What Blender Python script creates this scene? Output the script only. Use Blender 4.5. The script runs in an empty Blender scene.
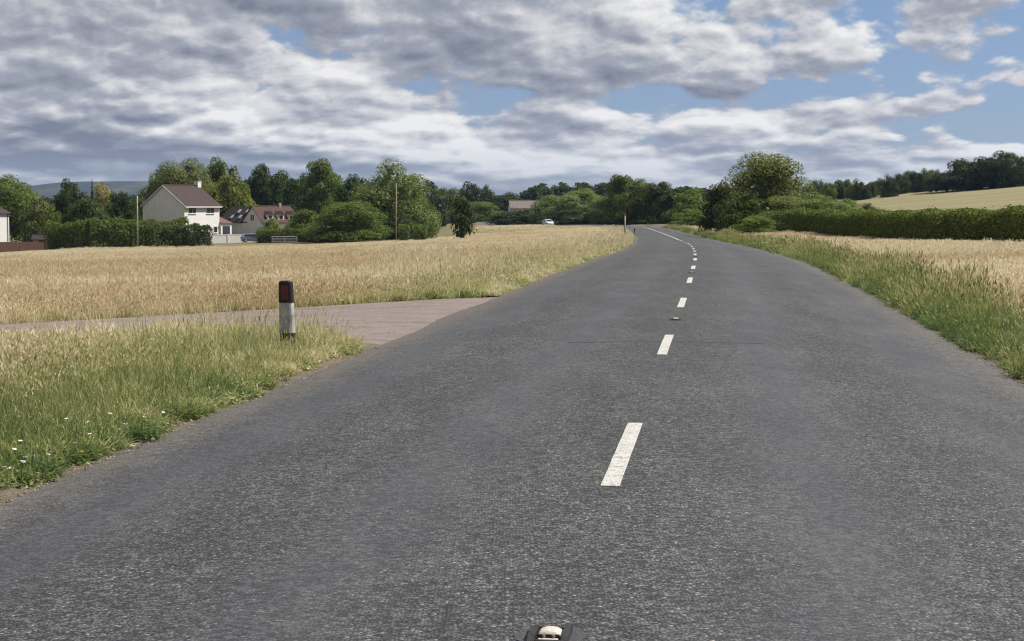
import bpy, bmesh, math, random
import numpy as np
from mathutils import Vector

S = bpy.context.scene
COL = S.collection
R = math.radians

# ------------------------------------------------------------------ camera
FPX, HOR, CAMZ = 1730.0, 207.0, 1.625          # focal length in pixels, row of the near road's vanishing line
PITCH = math.atan((320.5 - HOR) / FPX)
cam_d = bpy.data.cameras.new('camera')
cam_d.sensor_width = 36.0
cam_d.lens = 36.0 * FPX / 1024.0
cam_d.clip_end = 30000.0
cam = bpy.data.objects.new('camera', cam_d)
COL.objects.link(cam)
cam.location = (0, 0, CAMZ)
cam.rotation_euler = (math.pi / 2 - PITCH, 0, 0)
S.camera = cam

# ------------------------------------------------------------------ light and sky
SUN_AZ, SUN_EL = 80.0, 52.0                     # degrees right of the view direction, degrees above the horizon
sun_d = bpy.data.lights.new('sun', 'SUN')
sun_d.energy = 5.0
sun_d.angle = R(0.53)
sun_d.color = (1.0, 0.955, 0.88)
sun = bpy.data.objects.new('sun', sun_d)
COL.objects.link(sun)
sdir = Vector((math.sin(R(SUN_AZ)) * math.cos(R(SUN_EL)), math.cos(R(SUN_AZ)) * math.cos(R(SUN_EL)), math.sin(R(SUN_EL))))
sun.rotation_euler = (-sdir).to_track_quat('-Z', 'Y').to_euler()
sun.location = (0, 0, 100)

S.view_settings.view_transform = 'Standard'
S.view_settings.look = 'None'
S.view_settings.gamma = 1.0
S.view_settings.exposure = 0.8
S.view_settings.use_curve_mapping = False
S.render.engine = 'CYCLES'
S.cycles.use_denoising = True
S.cycles.max_bounces = 6
S.cycles.diffuse_bounces = 3
S.cycles.glossy_bounces = 2
S.cycles.transmission_bounces = 3
S.cycles.volume_bounces = 0
S.cycles.transparent_max_bounces = 6
S.cycles.filter_width = 1.2

class NT:
    """small helper around a node tree"""
    def __init__(s, tree):
        s.t = tree
    def n(s, kind, **kw):
        nd = s.t.nodes.new(kind)
        for k, v in kw.items():
            if k.startswith('i_'):
                nd.inputs[k[2:].replace('_', ' ')].default_value = v
            else:
                setattr(nd, k, v)
        return nd
    def l(s, a, b):
        s.t.links.new(a, b)
    def put(s, v, sock):
        if isinstance(v, (int, float)):
            sock.default_value = v
        elif isinstance(v, (tuple, list)):
            sock.default_value = tuple(v) + ((1.0,) if len(v) == 3 and len(sock.default_value) == 4 else ())
        else:
            s.l(v, sock)
    def m(s, op, a, b=None, c=None, clamp=False):
        nd = s.t.nodes.new('ShaderNodeMath'); nd.operation = op; nd.use_clamp = clamp
        for k, v in enumerate((a, b, c)):
            if v is not None:
                s.put(v, nd.inputs[k])
        return nd.outputs[0]
    def mix(s, f, a, b, mode='MIX'):
        nd = s.t.nodes.new('ShaderNodeMix'); nd.data_type = 'RGBA'; nd.blend_type = mode
        s.put(f, nd.inputs[0]); s.put(a, nd.inputs[6]); s.put(b, nd.inputs[7])
        return nd.outputs[2]
    def ss(s, x, lo, hi, a=0.0, b=1.0):
        nd = s.t.nodes.new('ShaderNodeMapRange'); nd.interpolation_type = 'SMOOTHSTEP'
        s.put(x, nd.inputs[0])
        for k, v in enumerate((lo, hi, a, b)):
            s.put(v, nd.inputs[k + 1])
        return nd.outputs[0]
    def noise(s, vec, scale, detail=4.0, rough=0.55, dist=0.0, out=0):
        nd = s.t.nodes.new('ShaderNodeTexNoise')
        s.put(scale, nd.inputs['Scale']); nd.inputs['Detail'].default_value = detail
        nd.inputs['Roughness'].default_value = rough; nd.inputs['Distortion'].default_value = dist
        if vec is not None:
            s.l(vec, nd.inputs['Vector'])
        return nd.outputs[out]
    def vmul(s, vec, k, add=(0, 0, 0)):
        nd = s.t.nodes.new('ShaderNodeVectorMath'); nd.operation = 'MULTIPLY_ADD'
        s.l(vec, nd.inputs[0]); nd.inputs[1].default_value = k; nd.inputs[2].default_value = add
        return nd.outputs[0]

W = bpy.data.worlds.new('World')
S.world = W
W.use_nodes = True
W.node_tree.nodes.clear()
w = NT(W.node_tree)
sky = w.n('ShaderNodeTexSky', sky_type='NISHITA')
sky.sun_disc = False
sky.sun_elevation = R(SUN_EL)
sky.sun_rotation = R(SUN_AZ)
sky.altitude = 50.0
sky.air_density = 1.0
sky.dust_density = 0.2
sky.ozone_density = 2.0
tc = w.n('ShaderNodeTexCoord')
sep = w.n('ShaderNodeSeparateXYZ')
w.l(tc.outputs['Generated'], sep.inputs[0])
dx, dy, dz = sep.outputs
zz = w.m('MAXIMUM', dz, 0.0)
# cloud space: heights are stretched towards the horizon, as rows of clouds crowd together there
CLOUD_LEVEL = 0.044
def cloud_space(lift, side):
    g = w.m('MULTIPLY', w.m('LOGARITHM', w.m('ADD', w.m('ADD', zz, lift), 0.045), math.e), 0.27)
    cb = w.n('ShaderNodeCombineXYZ')
    w.l(w.m('ADD', dx, side), cb.inputs[0]); w.l(dy, cb.inputs[1]); w.l(g, cb.inputs[2])
    return w.vmul(cb.outputs[0], (1.0, 1.0, 1.0), (2.13, 1.37, 0.42))
def big(v): return w.noise(v, 6.0, 2.0, 0.5)
def fine(v): return w.noise(v, 17.0, 7.0, 0.60)
def puff(v, sc):
    vo = w.n('ShaderNodeTexVoronoi', feature='F1'); vo.inputs['Scale'].default_value = sc
    w.l(v, vo.inputs['Vector'])
    return w.m('SUBTRACT', 1.0, vo.outputs['Distance'])
def warp(v):
    nz = w.n('ShaderNodeTexNoise'); nz.inputs['Scale'].default_value = 30.0; nz.inputs['Detail'].default_value = 3.0
    w.l(v, nz.inputs['Vector'])
    ad = w.n('ShaderNodeVectorMath', operation='MULTIPLY_ADD'); w.l(nz.outputs['Color'], ad.inputs[0]); ad.inputs[1].default_value = (0.030, 0.030, 0.030); w.l(v, ad.inputs[2])
    return ad.outputs[0]
def heap(v):
    q = warp(v)
    return w.m('ADD', w.m('MULTIPLY', puff(q, 17.0), 0.17), w.m('MULTIPLY', puff(q, 44.0), 0.085))
v0, v1, v2 = cloud_space(0, 0), cloud_space(0.0040, 0.0035), cloud_space(0.014, 0.010)
b0, f0, f1, b2, h0, h1 = big(v0), fine(v0), fine(v1), big(v2), heap(v0), heap(v1)
# more cover to the left of the road than to the right
cover = w.m('ADD', w.ss(dx, -0.12, 0.34, 0.115, 0.025), w.ss(dz, 0.015, 0.075, 0.035, 0.0))
dens = w.m('ADD', w.m('ADD', w.m('ADD', w.m('MULTIPLY', b0, 0.58), w.m('MULTIPLY', f0, 0.34)), h0), w.m('SUBTRACT', cover, CLOUD_LEVEL))
mask = w.ss(dens, 0.522, 0.572)
thick = w.ss(dens, 0.56, 0.76)
lit = w.m('ADD', w.m('MULTIPLY', w.m('SUBTRACT', b0, b2), 2.5), w.m('ADD', w.m('MULTIPLY', w.m('SUBTRACT', f0, f1), 1.6), w.m('MULTIPLY', w.m('SUBTRACT', h0, h1), 4.8)))
lit = w.m('SUBTRACT', w.m('ADD', lit, 0.58), w.m('MULTIPLY', thick, 0.22), clamp=True)
ramp = w.n('ShaderNodeValToRGB')
el = ramp.color_ramp.elements
el[0].position = 0.06; el[0].color = (2.0, 2.2, 2.85, 1)
el[1].position = 0.92; el[1].color = (9.0, 8.9, 8.85, 1)
e = ramp.color_ramp.elements.new(0.42); e.color = (3.75, 3.95, 4.55, 1)
w.l(lit, ramp.inputs[0])
skyc = w.mix(1.0, sky.outputs[0], w.mix(w.ss(dz, 0.0, 0.16), (0.50, 0.58, 0.90), (0.66, 0.70, 0.86)), 'MULTIPLY')
low = w.ss(dz, 0.0, 0.045, 0.45, 1.0)           # clouds thin out at the very horizon
final = w.mix(w.m('MULTIPLY', mask, low), skyc, ramp.outputs[0])
bg = w.n('ShaderNodeBackground'); bg.inputs['Strength'].default_value = 0.056
w.l(final, bg.inputs['Color'])
wo = w.n('ShaderNodeOutputWorld')
w.l(bg.outputs[0], wo.inputs['Surface'])

# ------------------------------------------------------------------ helpers: positions, meshes, tags
rng = np.random.default_rng(11)
cp, sp = math.cos(PITCH), math.sin(PITCH)
def P(px, py, Y):
    """point at forward distance Y that the photograph shows at pixel (px, py)"""
    a, b = (px - 512.0) / FPX, (320.5 - py) / FPX
    v = (a, cp + b * sp, -sp + b * cp)
    k = Y / v[1]
    return (v[0] * k, Y, CAMZ + v[2] * k)
def PX(px, Y):
    return (px - 512.0) / FPX * Y * 1.002

def link(o, parent=None):
    COL.objects.link(o)
    if parent is not None:
        o.parent = parent
    return o
def mesh_from(name, V, F, mat=None, smooth=False):
    me = bpy.data.meshes.new(name)
    me.from_pydata([tuple(v) for v in V], [], [tuple(f) for f in F])
    if mat: me.materials.append(mat)
    if smooth: me.polygons.foreach_set('use_smooth', [True] * len(me.polygons))
    me.update()
    return me
def obj(name, V, F, mat, parent=None, smooth=False):
    return link(bpy.data.objects.new(name, mesh_from(name, V, F, mat, smooth)), parent)
def quads_mesh(name, Q, mat):
    """Q: (n,4,3) array of loose quads"""
    n = len(Q)
    me = bpy.data.meshes.new(name)
    me.vertices.add(n * 4); me.vertices.foreach_set('co', Q.reshape(-1).astype(np.float32))
    me.loops.add(n * 4); me.loops.foreach_set('vertex_index', np.arange(n * 4, dtype=np.int32))
    me.polygons.add(n); me.polygons.foreach_set('loop_start', np.arange(0, n * 4, 4, dtype=np.int32))
    me.materials.append(mat)
    me.update(calc_edges=True)
    return me
def tag(o, label, cat=None, group=None, kind=None):
    o['label'] = label
    if cat: o['category'] = cat
    if group: o['group'] = group
    if kind: o['kind'] = kind
    return o
def empty(name, loc, rz=0.0, scale=None):
    o = bpy.data.objects.new(name, None)
    o.empty_display_size = 0.2
    o.location = loc; o.rotation_euler = (0, 0, rz)
    if scale: o.scale = scale
    return link(o)
def box(name, x0, x1, y0, y1, z0, z1, mat, parent=None, bevel=0.0):
    bm = bmesh.new()
    V = [bm.verts.new((x, y, z)) for z in (z0, z1) for y in (y0, y1) for x in (x0, x1)]
    for f in ((0, 2, 3, 1), (4, 5, 7, 6), (0, 1, 5, 4), (2, 6, 7, 3), (0, 4, 6, 2), (1, 3, 7, 5)):
        bm.faces.new([V[i] for i in f])
    if bevel:
        bmesh.ops.bevel(bm, geom=bm.edges[:], offset=bevel, segments=2, affect='EDGES', profile=0.6)
    me = bpy.data.meshes.new(name); bm.to_mesh(me); bm.free()
    me.materials.append(mat)
    return link(bpy.data.objects.new(name, me), parent)
def tube_data(path, radii, sides=8):
    V, F = [], []
    path = [Vector(p) for p in path]
    for i, p in enumerate(path):
        t = (path[min(i + 1, len(path) - 1)] - path[max(i - 1, 0)]).normalized()
        a = Vector((1, 0, 0)) if abs(t.x) < 0.8 else Vector((0, 1, 0))
        u = t.cross(a).normalized(); v = t.cross(u)
        for k in range(sides):
            an = 2 * math.pi * k / sides
            V.append(p + (u * math.cos(an) + v * math.sin(an)) * radii[i])
    for i in range(len(path) - 1):
        for k in range(sides):
            a, b = i * sides + k, i * sides + (k + 1) % sides
            F.append((a, b, b + sides, a + sides))
    F.append(tuple(range(sides))[::-1]); F.append(tuple(range((len(path) - 1) * sides, len(path) * sides)))
    return V, F
def prism(name, prof, x0, x1, mat, parent=None):
    """polygon prof in (y, z) pushed along x"""
    n = len(prof)
    V = [(x0, y, z) for y, z in prof] + [(x1, y, z) for y, z in prof]
    F = [tuple(range(n))[::-1], tuple(range(n, 2 * n))] + [(i, (i + 1) % n, n + (i + 1) % n, n + i) for i in range(n)]
    o = obj(name, V, F, mat, parent)
    bm = bmesh.new(); bm.from_mesh(o.data); bmesh.ops.recalc_face_normals(bm, faces=bm.faces); bm.to_mesh(o.data); bm.free()
    return o

# ------------------------------------------------------------------ materials
def new_mat(name):
    m = bpy.data.materials.new(name); m.use_nodes = True
    t = NT(m.node_tree)
    b = m.node_tree.nodes['Principled BSDF']
    b.inputs['Specular IOR Level'].default_value = 0.3
    return m, t, b
def plain(name, col, rough=0.7, var=0.12, scale=3.0, metal=0.0, spec=0.3, bump=0.0, bscale=40.0):
    m, t, b = new_mat(name)
    co = t.n('ShaderNodeTexCoord').outputs['Object']
    f = t.noise(co, scale, 5.0, 0.6)
    lo = tuple(c * (1 - var) for c in col); hi = tuple(min(1, c * (1 + var)) for c in col)
    t.put(t.mix(t.ss(f, 0.3, 0.7), lo, hi), b.inputs['Base Color'])
    b.inputs['Roughness'].default_value = rough; b.inputs['Metallic'].default_value = metal
    b.inputs['Specular IOR Level'].default_value = spec
    if bump:
        bn = t.n('ShaderNodeBump'); bn.inputs['Distance'].default_value = bump
        t.l(t.noise(co, bscale, 4.0), bn.inputs['Height']); t.l(bn.outputs[0], b.inputs['Normal'])
    return m
def leaf_mat(name, col, trans=0.30, var=0.45):
    m, t, b = new_mat(name)
    geo = t.n('ShaderNodeNewGeometry'); oi = t.n('ShaderNodeObjectInfo')
    r = geo.outputs['Random Per Island']
    dark = tuple(c * (1 - var) for c in col)
    lite = (col[0] * (1 + var) + 0.012, col[1] * (1 + var * 0.9) + 0.01, col[2] * (1 + var * 0.6))
    c = t.mix(r, dark, lite)
    hs = t.n('ShaderNodeHueSaturation')
    t.put(t.m('ADD', 0.485, t.m('MULTIPLY', oi.outputs['Random'], 0.03)), hs.inputs['Hue'])
    t.put(t.m('ADD', 0.85, t.m('MULTIPLY', oi.outputs['Random'], 0.3)), hs.inputs['Value'])
    t.l(c, hs.inputs['Color'])
    c = hs.outputs[0]
    t.l(c, b.inputs['Base Color']); b.inputs['Roughness'].default_value = 0.65
    b.inputs['Specular IOR Level'].default_value = 0.12
    tr = t.n('ShaderNodeBsdfTranslucent')
    t.l(t.mix(1.0, c, (1.25, 1.25, 0.55), 'MULTIPLY'), tr.inputs['Color'])
    mx = t.n('ShaderNodeMixShader'); mx.inputs[0].default_value = trans
    t.l(b.outputs[0], mx.inputs[1]); t.l(tr.outputs[0], mx.inputs[2])
    t.l(mx.outputs[0], m.node_tree.nodes['Material Output'].inputs['Surface'])
    return m
LEAF = {
    'mid': leaf_mat('leaf_mid_green', (0.096, 0.136, 0.038)),
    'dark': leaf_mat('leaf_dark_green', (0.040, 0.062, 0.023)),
    'pale': leaf_mat('leaf_pale_green', (0.128, 0.162, 0.062)),
    'lime': leaf_mat('leaf_lime_green', (0.105, 0.145, 0.036)),
    'gold': leaf_mat('leaf_golden_green', (0.120, 0.135, 0.034)),
    'cream': leaf_mat('leaf_cream_green', (0.27, 0.26, 0.13)),
    'blue': leaf_mat('leaf_blue_green', (0.040, 0.060, 0.040)),
}
M = {}
M['bark'] = plain('bark', (0.10, 0.078, 0.055), 0.9, 0.3, 8.0, bump=0.02)
M['twig_core'] = plain('twig_core', (0.045, 0.042, 0.024), 0.95, 0.4, 6.0)
M['timber'] = plain('weathered_timber', (0.26, 0.23, 0.17), 0.85, 0.2, 5.0)
M['render_white'] = plain('white_render', (0.56, 0.545, 0.52), 0.85, 0.05, 1.2, bump=0.004)
M['render_pale'] = plain('pale_render', (0.60, 0.585, 0.55), 0.9, 0.06, 1.0, bump=0.004)
M['white_paint'] = plain('white_paint', (0.60, 0.59, 0.57), 0.5, 0.03)
M['concrete'] = plain('pale_concrete', (0.46, 0.44, 0.40), 0.9, 0.12, 2.0)
M['dark_paint'] = plain('dark_door_paint', (0.035, 0.037, 0.045), 0.5, 0.1)
M['steel'] = plain('galvanised_steel', (0.55, 0.56, 0.57), 0.45, 0.1, metal=0.6)
M['tyre'] = plain('tyre_rubber', (0.02, 0.02, 0.021), 0.85)
M['black_plastic'] = plain('black_plastic', (0.010, 0.010, 0.011), 0.55, 0.2)
M['iron'] = plain('cast_iron', (0.030, 0.028, 0.027), 0.55, 0.35, 30.0, metal=0.4, bump=0.002, bscale=200)
M['rubber_white'] = plain('worn_white_rubber', (0.38, 0.355, 0.31), 0.7, 0.2, 60.0, bump=0.001, bscale=300)
M['bitumen'] = plain('bitumen_patch', (0.040, 0.041, 0.046), 0.6, 0.3, 40.0, bump=0.006, bscale=120)
def glass_mat(name, col):
    m, t, b = new_mat(name)
    b.inputs['Base Color'].default_value = col + (1,); b.inputs['Roughness'].default_value = 0.06
    b.inputs['Specular IOR Level'].default_value = 0.6
    return m
M['pane'] = glass_mat('window_glass', (0.012, 0.014, 0.017))
M['bead'] = glass_mat('glass_bead', (0.16, 0.10, 0.07))
M['red_reflector'] = plain('red_reflector', (0.075, 0.005, 0.006), 0.3, 0.25, 120.0, spec=0.5)
def tile_mat(name, col):
    m, t, b = new_mat(name)
    co = t.n('ShaderNodeTexCoord').outputs['Object']
    br = t.n('ShaderNodeTexBrick')
    br.inputs['Scale'].default_value = 1.0; br.inputs['Brick Width'].default_value = 0.33; br.inputs['Row Height'].default_value = 0.22
    br.inputs['Mortar Size'].default_value = 0.018; br.inputs['Bias'].default_value = 0.0
    br.inputs['Color1'].default_value = tuple(c * 0.72 for c in col) + (1,)
    br.inputs['Color2'].default_value = tuple(c * 1.25 for c in col) + (1,)
    br.inputs['Mortar'].default_value = tuple(c * 0.4 for c in col) + (1,)
    t.l(t.vmul(co, (1, 1.15, 1.15)), br.inputs['Vector'])
    big = t.ss(t.noise(co, 0.7, 5.0, 0.6), 0.35, 0.7)
    t.put(t.mix(big, br.outputs[0], t.mix(0.55, br.outputs[0], (col[0] * 0.7, col[1] * 0.9, col[2] * 0.8))), b.inputs['Base Color'])
    b.inputs['Roughness'].default_value = 0.8
    bn = t.n('ShaderNodeBump'); bn.inputs['Distance'].default_value = 0.03; bn.inputs['Strength'].default_value = 0.6
    t.l(br.outputs[1], bn.inputs['Height']); bn.invert = True
    t.l(bn.outputs[0], b.inputs['Normal'])
    return m
M['tile_brown'] = tile_mat('brown_roof_tile', (0.042, 0.024, 0.021))
M['tile_red'] = tile_mat('red_roof_tile', (0.060, 0.028, 0.022))
M['tile_pink'] = tile_mat('pink_roof_tile', (0.12, 0.060, 0.052))
M['tile_dark'] = tile_mat('dark_roof_tile', (0.030, 0.023, 0.021))
M['tile_pale'] = tile_mat('pale_roof_tile', (0.16, 0.12, 0.11))
def brick_mat():
    m, t, b = new_mat('red_brickwork')
    co = t.n('ShaderNodeTexCoord').outputs['Object']
    br = t.n('ShaderNodeTexBrick'); br.inputs['Scale'].default_value = 1.0
    br.inputs['Brick Width'].default_value = 0.225; br.inputs['Row Height'].default_value = 0.075; br.inputs['Mortar Size'].default_value = 0.01
    br.inputs['Color1'].default_value = (0.28, 0.125, 0.09, 1); br.inputs['Color2'].default_value = (0.38, 0.20, 0.145, 1); br.inputs['Mortar'].default_value = (0.30, 0.27, 0.23, 1)
    mp = t.n('ShaderNodeMapping'); mp.inputs['Rotation'].default_value = (math.pi / 2, 0, 0)
    t.l(co, mp.inputs[0]); t.l(mp.outputs[0], br.inputs['Vector'])
    t.l(br.outputs[0], b.inputs['Base Color']); b.inputs['Roughness'].default_value = 0.9
    return m
M['brick'] = brick_mat()

# ------------------------------------------------------------------ the lie of the land
CL = np.array([  # road centre line: x, y, height
    (-2.75, -20, 0), (-1.75, -10, 0), (-0.6, 0, 0), (0.16, 6.6, 0), (0.73, 11.3, 0), (1.83, 20.5, 0), (2.92, 29.6, 0), (3.96, 38.5, 0), (4.98, 47.5, -0.03),
    (5.98, 56.5, -0.08), (6.93, 65.5, -0.16), (7.86, 74.5, -0.27), (9.65, 93, -0.48), (11.1, 109, -0.68), (13.1, 135, -0.98),
    (16.4, 180, -1.40), (19.3, 230, -1.62), (22.0, 300, -1.78), (20.5, 350, -2.0), (14.5, 385, -2.3), (7.8, 412, -2.75), (-0.8, 440, -3.4),
    (-4.4, 505, -3.1), (-12, 600, -2.4), (-40, 760, -1.0)], float)
def spline(y, xs, ys):
    """smooth monotone-parameter interpolation (Catmull-Rom on uneven knots)"""
    y = np.asarray(y, float)
    i = np.clip(np.searchsorted(xs, y) - 1, 0, len(xs) - 2)
    h = xs[i + 1] - xs[i]; t = np.clip((y - xs[i]) / h, 0, 1)
    m = np.gradient(ys, xs)
    return (2*t**3-3*t**2+1)*ys[i] + (t**3-2*t**2+t)*h*m[i] + (-2*t**3+3*t**2)*ys[i+1] + (t**3-t**2)*h*m[i+1]
def road_x(y): return spline(y, CL[:, 1], CL[:, 0])
def road_z(y): return spline(y, CL[:, 1], CL[:, 2])
def road_slope(y): return (road_x(np.asarray(y) + 0.5) - road_x(np.asarray(y) - 0.5))
def road_u(x, y):
    """signed distance from the centre line, positive to the right"""
    return (x - road_x(y)) / np.sqrt(1 + road_slope(y) ** 2)
HALF, CAMBER = 3.8, 0.17
def road_surface(u, y): return road_z(y) - CAMBER * (np.abs(u) / HALF) ** 1.8

ctrl = [(-8, 10, -.08), (-20, 10, -.2), (-8.2, 26, -.28), (-3.8, 28, -.20), (-20, 0, -.1), (-40, 0, -.3), (-15, 45, -.6), (-3, 45, -.30), (20, 0, .1), (10, 12, 0), (12, 35, -.05), (25, 30, .05),
        (-40, -60, 0), (40, -60, 0), (0, -40, 0), (45, 30, .1), (-60, 60, -1.3),
        (-25, 100, -1.75), (-9, 100, -1.4), (2.5, 100, -.90), (3, 150, -1.35), (5, 200, -1.85), (-3, 200, -2.25), (0, 260, -2.85), (8, 300, -2.6), (0, 340, -3.5), (8, 360, -3.0), (-20, 160, -2.6), (-55, 160, -3.2),
        P(100, 249.5, 265), P(0, 254, 275), P(250, 244, 285), P(390, 242.5, 262), P(463, 241, 230), P(200, 248, 268), P(-150, 256, 290),
        (-120, 320, -5.2), (-40, 340, -4.2), (-150, 450, -4.8), (-60, 480, -3.6),
        P(1020, 248, 97), P(900, 243.5, 118), P(800, 236, 150), (30, 70, -.25), (45, 60, -.1), (23, 175, -1.2), (27, 200, -1.35), (31, 250, -1.3),
        P(1020, 208, 210), P(1020, 188, 420), P(940, 201, 370), P(870, 212.5, 310), P(1150, 178, 430), P(1150, 206, 180),
        (35, 330, -1.2), (90, 600, 6), (160, 650, 12), (30, 620, -1.5), (-200, 700, -3), (60, 800, 2), (0, 850, 1), (-300, 300, -6), (300, 300, 9), (300, 0, 2), (-300, 0, -2)]
for k in range(2, len(CL) - 2):
    ctrl.append((CL[k, 0] - 4.6, CL[k, 1], road_surface(4.0, CL[k, 1]) + 0.03))
    ctrl.append((CL[k, 0] + 4.6, CL[k, 1], road_surface(4.0, CL[k, 1]) + 0.06))
ctrl = np.array(ctrl, float)
def tps_phi(r2): return np.where(r2 > 0, r2 * np.log(r2 + 1e-9), 0.0)
def tps_fit(c, lam=8.0):
    n = len(c); p = c[:, :2] / 100.0
    K = tps_phi(((p[:, None] - p[None]) ** 2).sum(-1)) + np.eye(n) * lam * 1e-4
    Q = np.c_[np.ones(n), p]
    A = np.block([[K, Q], [Q.T, np.zeros((3, 3))]])
    return np.linalg.solve(A, np.r_[c[:, 2], 0, 0, 0])
TW = tps_fit(ctrl)
def land(x, y):
    """height of the open ground"""
    x = np.asarray(x, float); y = np.asarray(y, float)
    shp = np.broadcast(x, y).shape
    xf = np.clip(np.broadcast_to(x, shp).ravel(), -320, 320) / 100; yf = np.clip(np.broadcast_to(y, shp).ravel(), -80, 860) / 100
    out = np.empty(len(xf)); p = ctrl[:, :2] / 100
    for a in range(0, len(xf), 20000):
        X, Y = xf[a:a + 20000], yf[a:a + 20000]
        r2 = (X[:, None] - p[None, :, 0]) ** 2 + (Y[:, None] - p[None, :, 1]) ** 2
        out[a:a + 20000] = tps_phi(r2) @ TW[:-3] + TW[-3] + TW[-2] * X + TW[-1] * Y
    return out.reshape(shp)
def landz(x, y): return float(land(np.array([x]), np.array([y]))[0])

# the side entrance on the left
DRIVE_BACK = [(-0.25, 34.6), (-1.9, 32.9), (-3.9, 31.2), (-8.4, 28.0), (-14, 25.0), (-24, 21.0), (-60, 8.0)]
DRIVE_FRONT = [(-1.68, 21.9), (-2.4, 23.2), (-4.0, 24.2), (-8.4, 24.2), (-14, 20.6), (-24, 16.6), (-60, 3.6)]
poly = np.array(DRIVE_BACK + DRIVE_FRONT[::-1] + [(0.0, 20.0), (2.5, 34.0)])
def seg_dist(x, y, pts):
    d = np.full(np.shape(x), 1e9)
    for a, b in zip(pts[:-1], pts[1:]):
        ax, ay = a; bx, by = b
        t = np.clip(((x - ax) * (bx - ax) + (y - ay) * (by - ay)) / ((bx - ax) ** 2 + (by - ay) ** 2), 0, 1)
        d = np.minimum(d, np.hypot(x - ax - t * (bx - ax), y - ay - t * (by - ay)))
    return d
def in_poly(x, y, p):
    ins = np.zeros(np.shape(x), bool)
    j = len(p) - 1
    for i in range(len(p)):
        xi, yi = p[i]; xj, yj = p[j]
        ins ^= ((yi > y) != (yj > y)) & (x < (xj - xi) * (y - yi) / (yj - yi + 1e-12) + xi)
        j = i
    return ins
def drive_dist(x, y):
    """distance outside the side entrance, negative on it"""
    d = np.minimum(seg_dist(x, y, DRIVE_BACK), seg_dist(x, y, DRIVE_FRONT))
    return np.where(in_poly(x, y, poly), -d, d)
def smooth(t): t = np.clip(t, 0, 1); return t * t * (3 - 2 * t)
def noise2(x, y, s, seed=0):
    """cheap smooth value noise"""
    x = np.asarray(x) / s; y = np.asarray(y) / s
    xi, yi = np.floor(x), np.floor(y); fx, fy = smooth(x - xi), smooth(y - yi)
    def h(a, b):
        v = np.sin(a * 127.1 + b * 311.7 + seed * 74.7) * 43758.5453
        return v - np.floor(v)
    return (h(xi, yi)*(1-fx) + h(xi+1, yi)*fx)*(1-fy) + (h(xi, yi+1)*(1-fx) + h(xi+1, yi+1)*fx)*fy

# ------------------------------------------------------------------ ground
def axis(fine, lo, hi, step, grow, end):
    a = list(np.arange(lo, hi, step)); s = step
    while a[-1] < end: s *= grow; a.append(a[-1] + s)
    s = step; b = [lo]
    while b[-1] > -end: s *= grow; b.append(b[-1] - s)
    return np.array(sorted(set(b[1:] + a)))
gx = axis(0.7, -26, 30, 0.7, 1.13, 5400); gy = axis(0.8, 0, 130, 0.8, 1.10, 5400)
GX, GY = np.meshgrid(gx, gy)
GZ = land(GX, GY)
u = road_u(GX, np.clip(GY, -20, 700)); onroad = (GY > -20) & (GY < 700)
farf = smooth((GY - 60) / 80)
sink = np.where(onroad, 1 - smooth((np.abs(u) - 4.1 - 1.6 * farf) / (1.0 + 1.2 * farf)), 0) * (1 + 3.2 * farf)
sink = np.maximum(sink, 1 - smooth((drive_dist(GX, GY) - 0.05) / 0.9))
GZ = GZ + 0.05 * (noise2(GX, GY, 2.3) - 0.5) * (np.hypot(GX, GY) < 200) - 0.14 * sink
nx, ny = len(gx), len(gy)
V = np.c_[GX.ravel(), GY.ravel(), GZ.ravel()]
idx = np.arange(nx * ny).reshape(ny, nx)
F = np.c_[idx[:-1, :-1].ravel(), idx[:-1, 1:].ravel(), idx[1:, 1:].ravel(), idx[1:, :-1].ravel()]
def ground_mat():
    m, t, b = new_mat('field_soil_and_turf')
    co = t.n('ShaderNodeTexCoord').outputs['Object']
    at = t.n('ShaderNodeAttribute'); at.attribute_name = 'cover'
    n1 = t.noise(co, 0.9, 6.0, 0.65); n2 = t.noise(t.vmul(co, (0.02, 0.09, 0.05)), 1.0, 5.0, 0.6); n3 = t.noise(co, 6.0, 5.0, 0.7)
    meadow = t.mix(t.ss(n1, 0.3, 0.7), (0.15, 0.115, 0.065), (0.22, 0.175, 0.10))
    meadow = t.mix(t.ss(n2, 0.5, 0.7), meadow, (0.13, 0.125, 0.055))
    crop = t.mix(t.ss(n2, 0.35, 0.65), (0.170, 0.150, 0.082), (0.225, 0.195, 0.112))
    crop = t.mix(t.ss(n3, 0.35, 0.8), crop, (0.135, 0.128, 0.062))
    turf = t.mix(t.ss(n1, 0.3, 0.7), (0.042, 0.058, 0.020), (0.10, 0.098, 0.040))
    sp_ = t.n('ShaderNodeSeparateXYZ'); t.l(at.outputs['Color'], sp_.inputs[0])
    c = t.mix(sp_.outputs[0], meadow, crop); c = t.mix(sp_.outputs[1], c, turf)
    t.l(c, b.inputs['Base Color']); b.inputs['Roughness'].default_value = 0.95; b.inputs['Specular IOR Level'].default_value = 0.1
    bn = t.n('ShaderNodeBump'); bn.inputs['Distance'].default_value = 0.25; bn.inputs['Strength'].default_value = 0.8
    t.l(t.noise(co, 3.0, 8.0, 0.75), bn.inputs['Height']); t.l(bn.outputs[0], b.inputs['Normal'])
    return m
me = bpy.data.meshes.new('ground')
me.from_pydata(V.tolist(), [], F.tolist())
me.polygons.foreach_set('use_smooth', [True] * len(me.polygons))
crop = ((V[:, 0] > 22) & (V[:, 1] > 100) & (V[:, 1] < 520)).astype(float)
rr = np.hypot(V[:, 0], V[:, 1])
turf = np.where((V[:, 1] > 285) & (V[:, 0] < 25) | (rr > 520), 1.0, 0.0) * (0.55 + 0.45 * (noise2(V[:, 0], V[:, 1], 160, 3) > 0.42))
ca = me.color_attributes.new('cover', 'FLOAT_COLOR', 'POINT')
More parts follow.
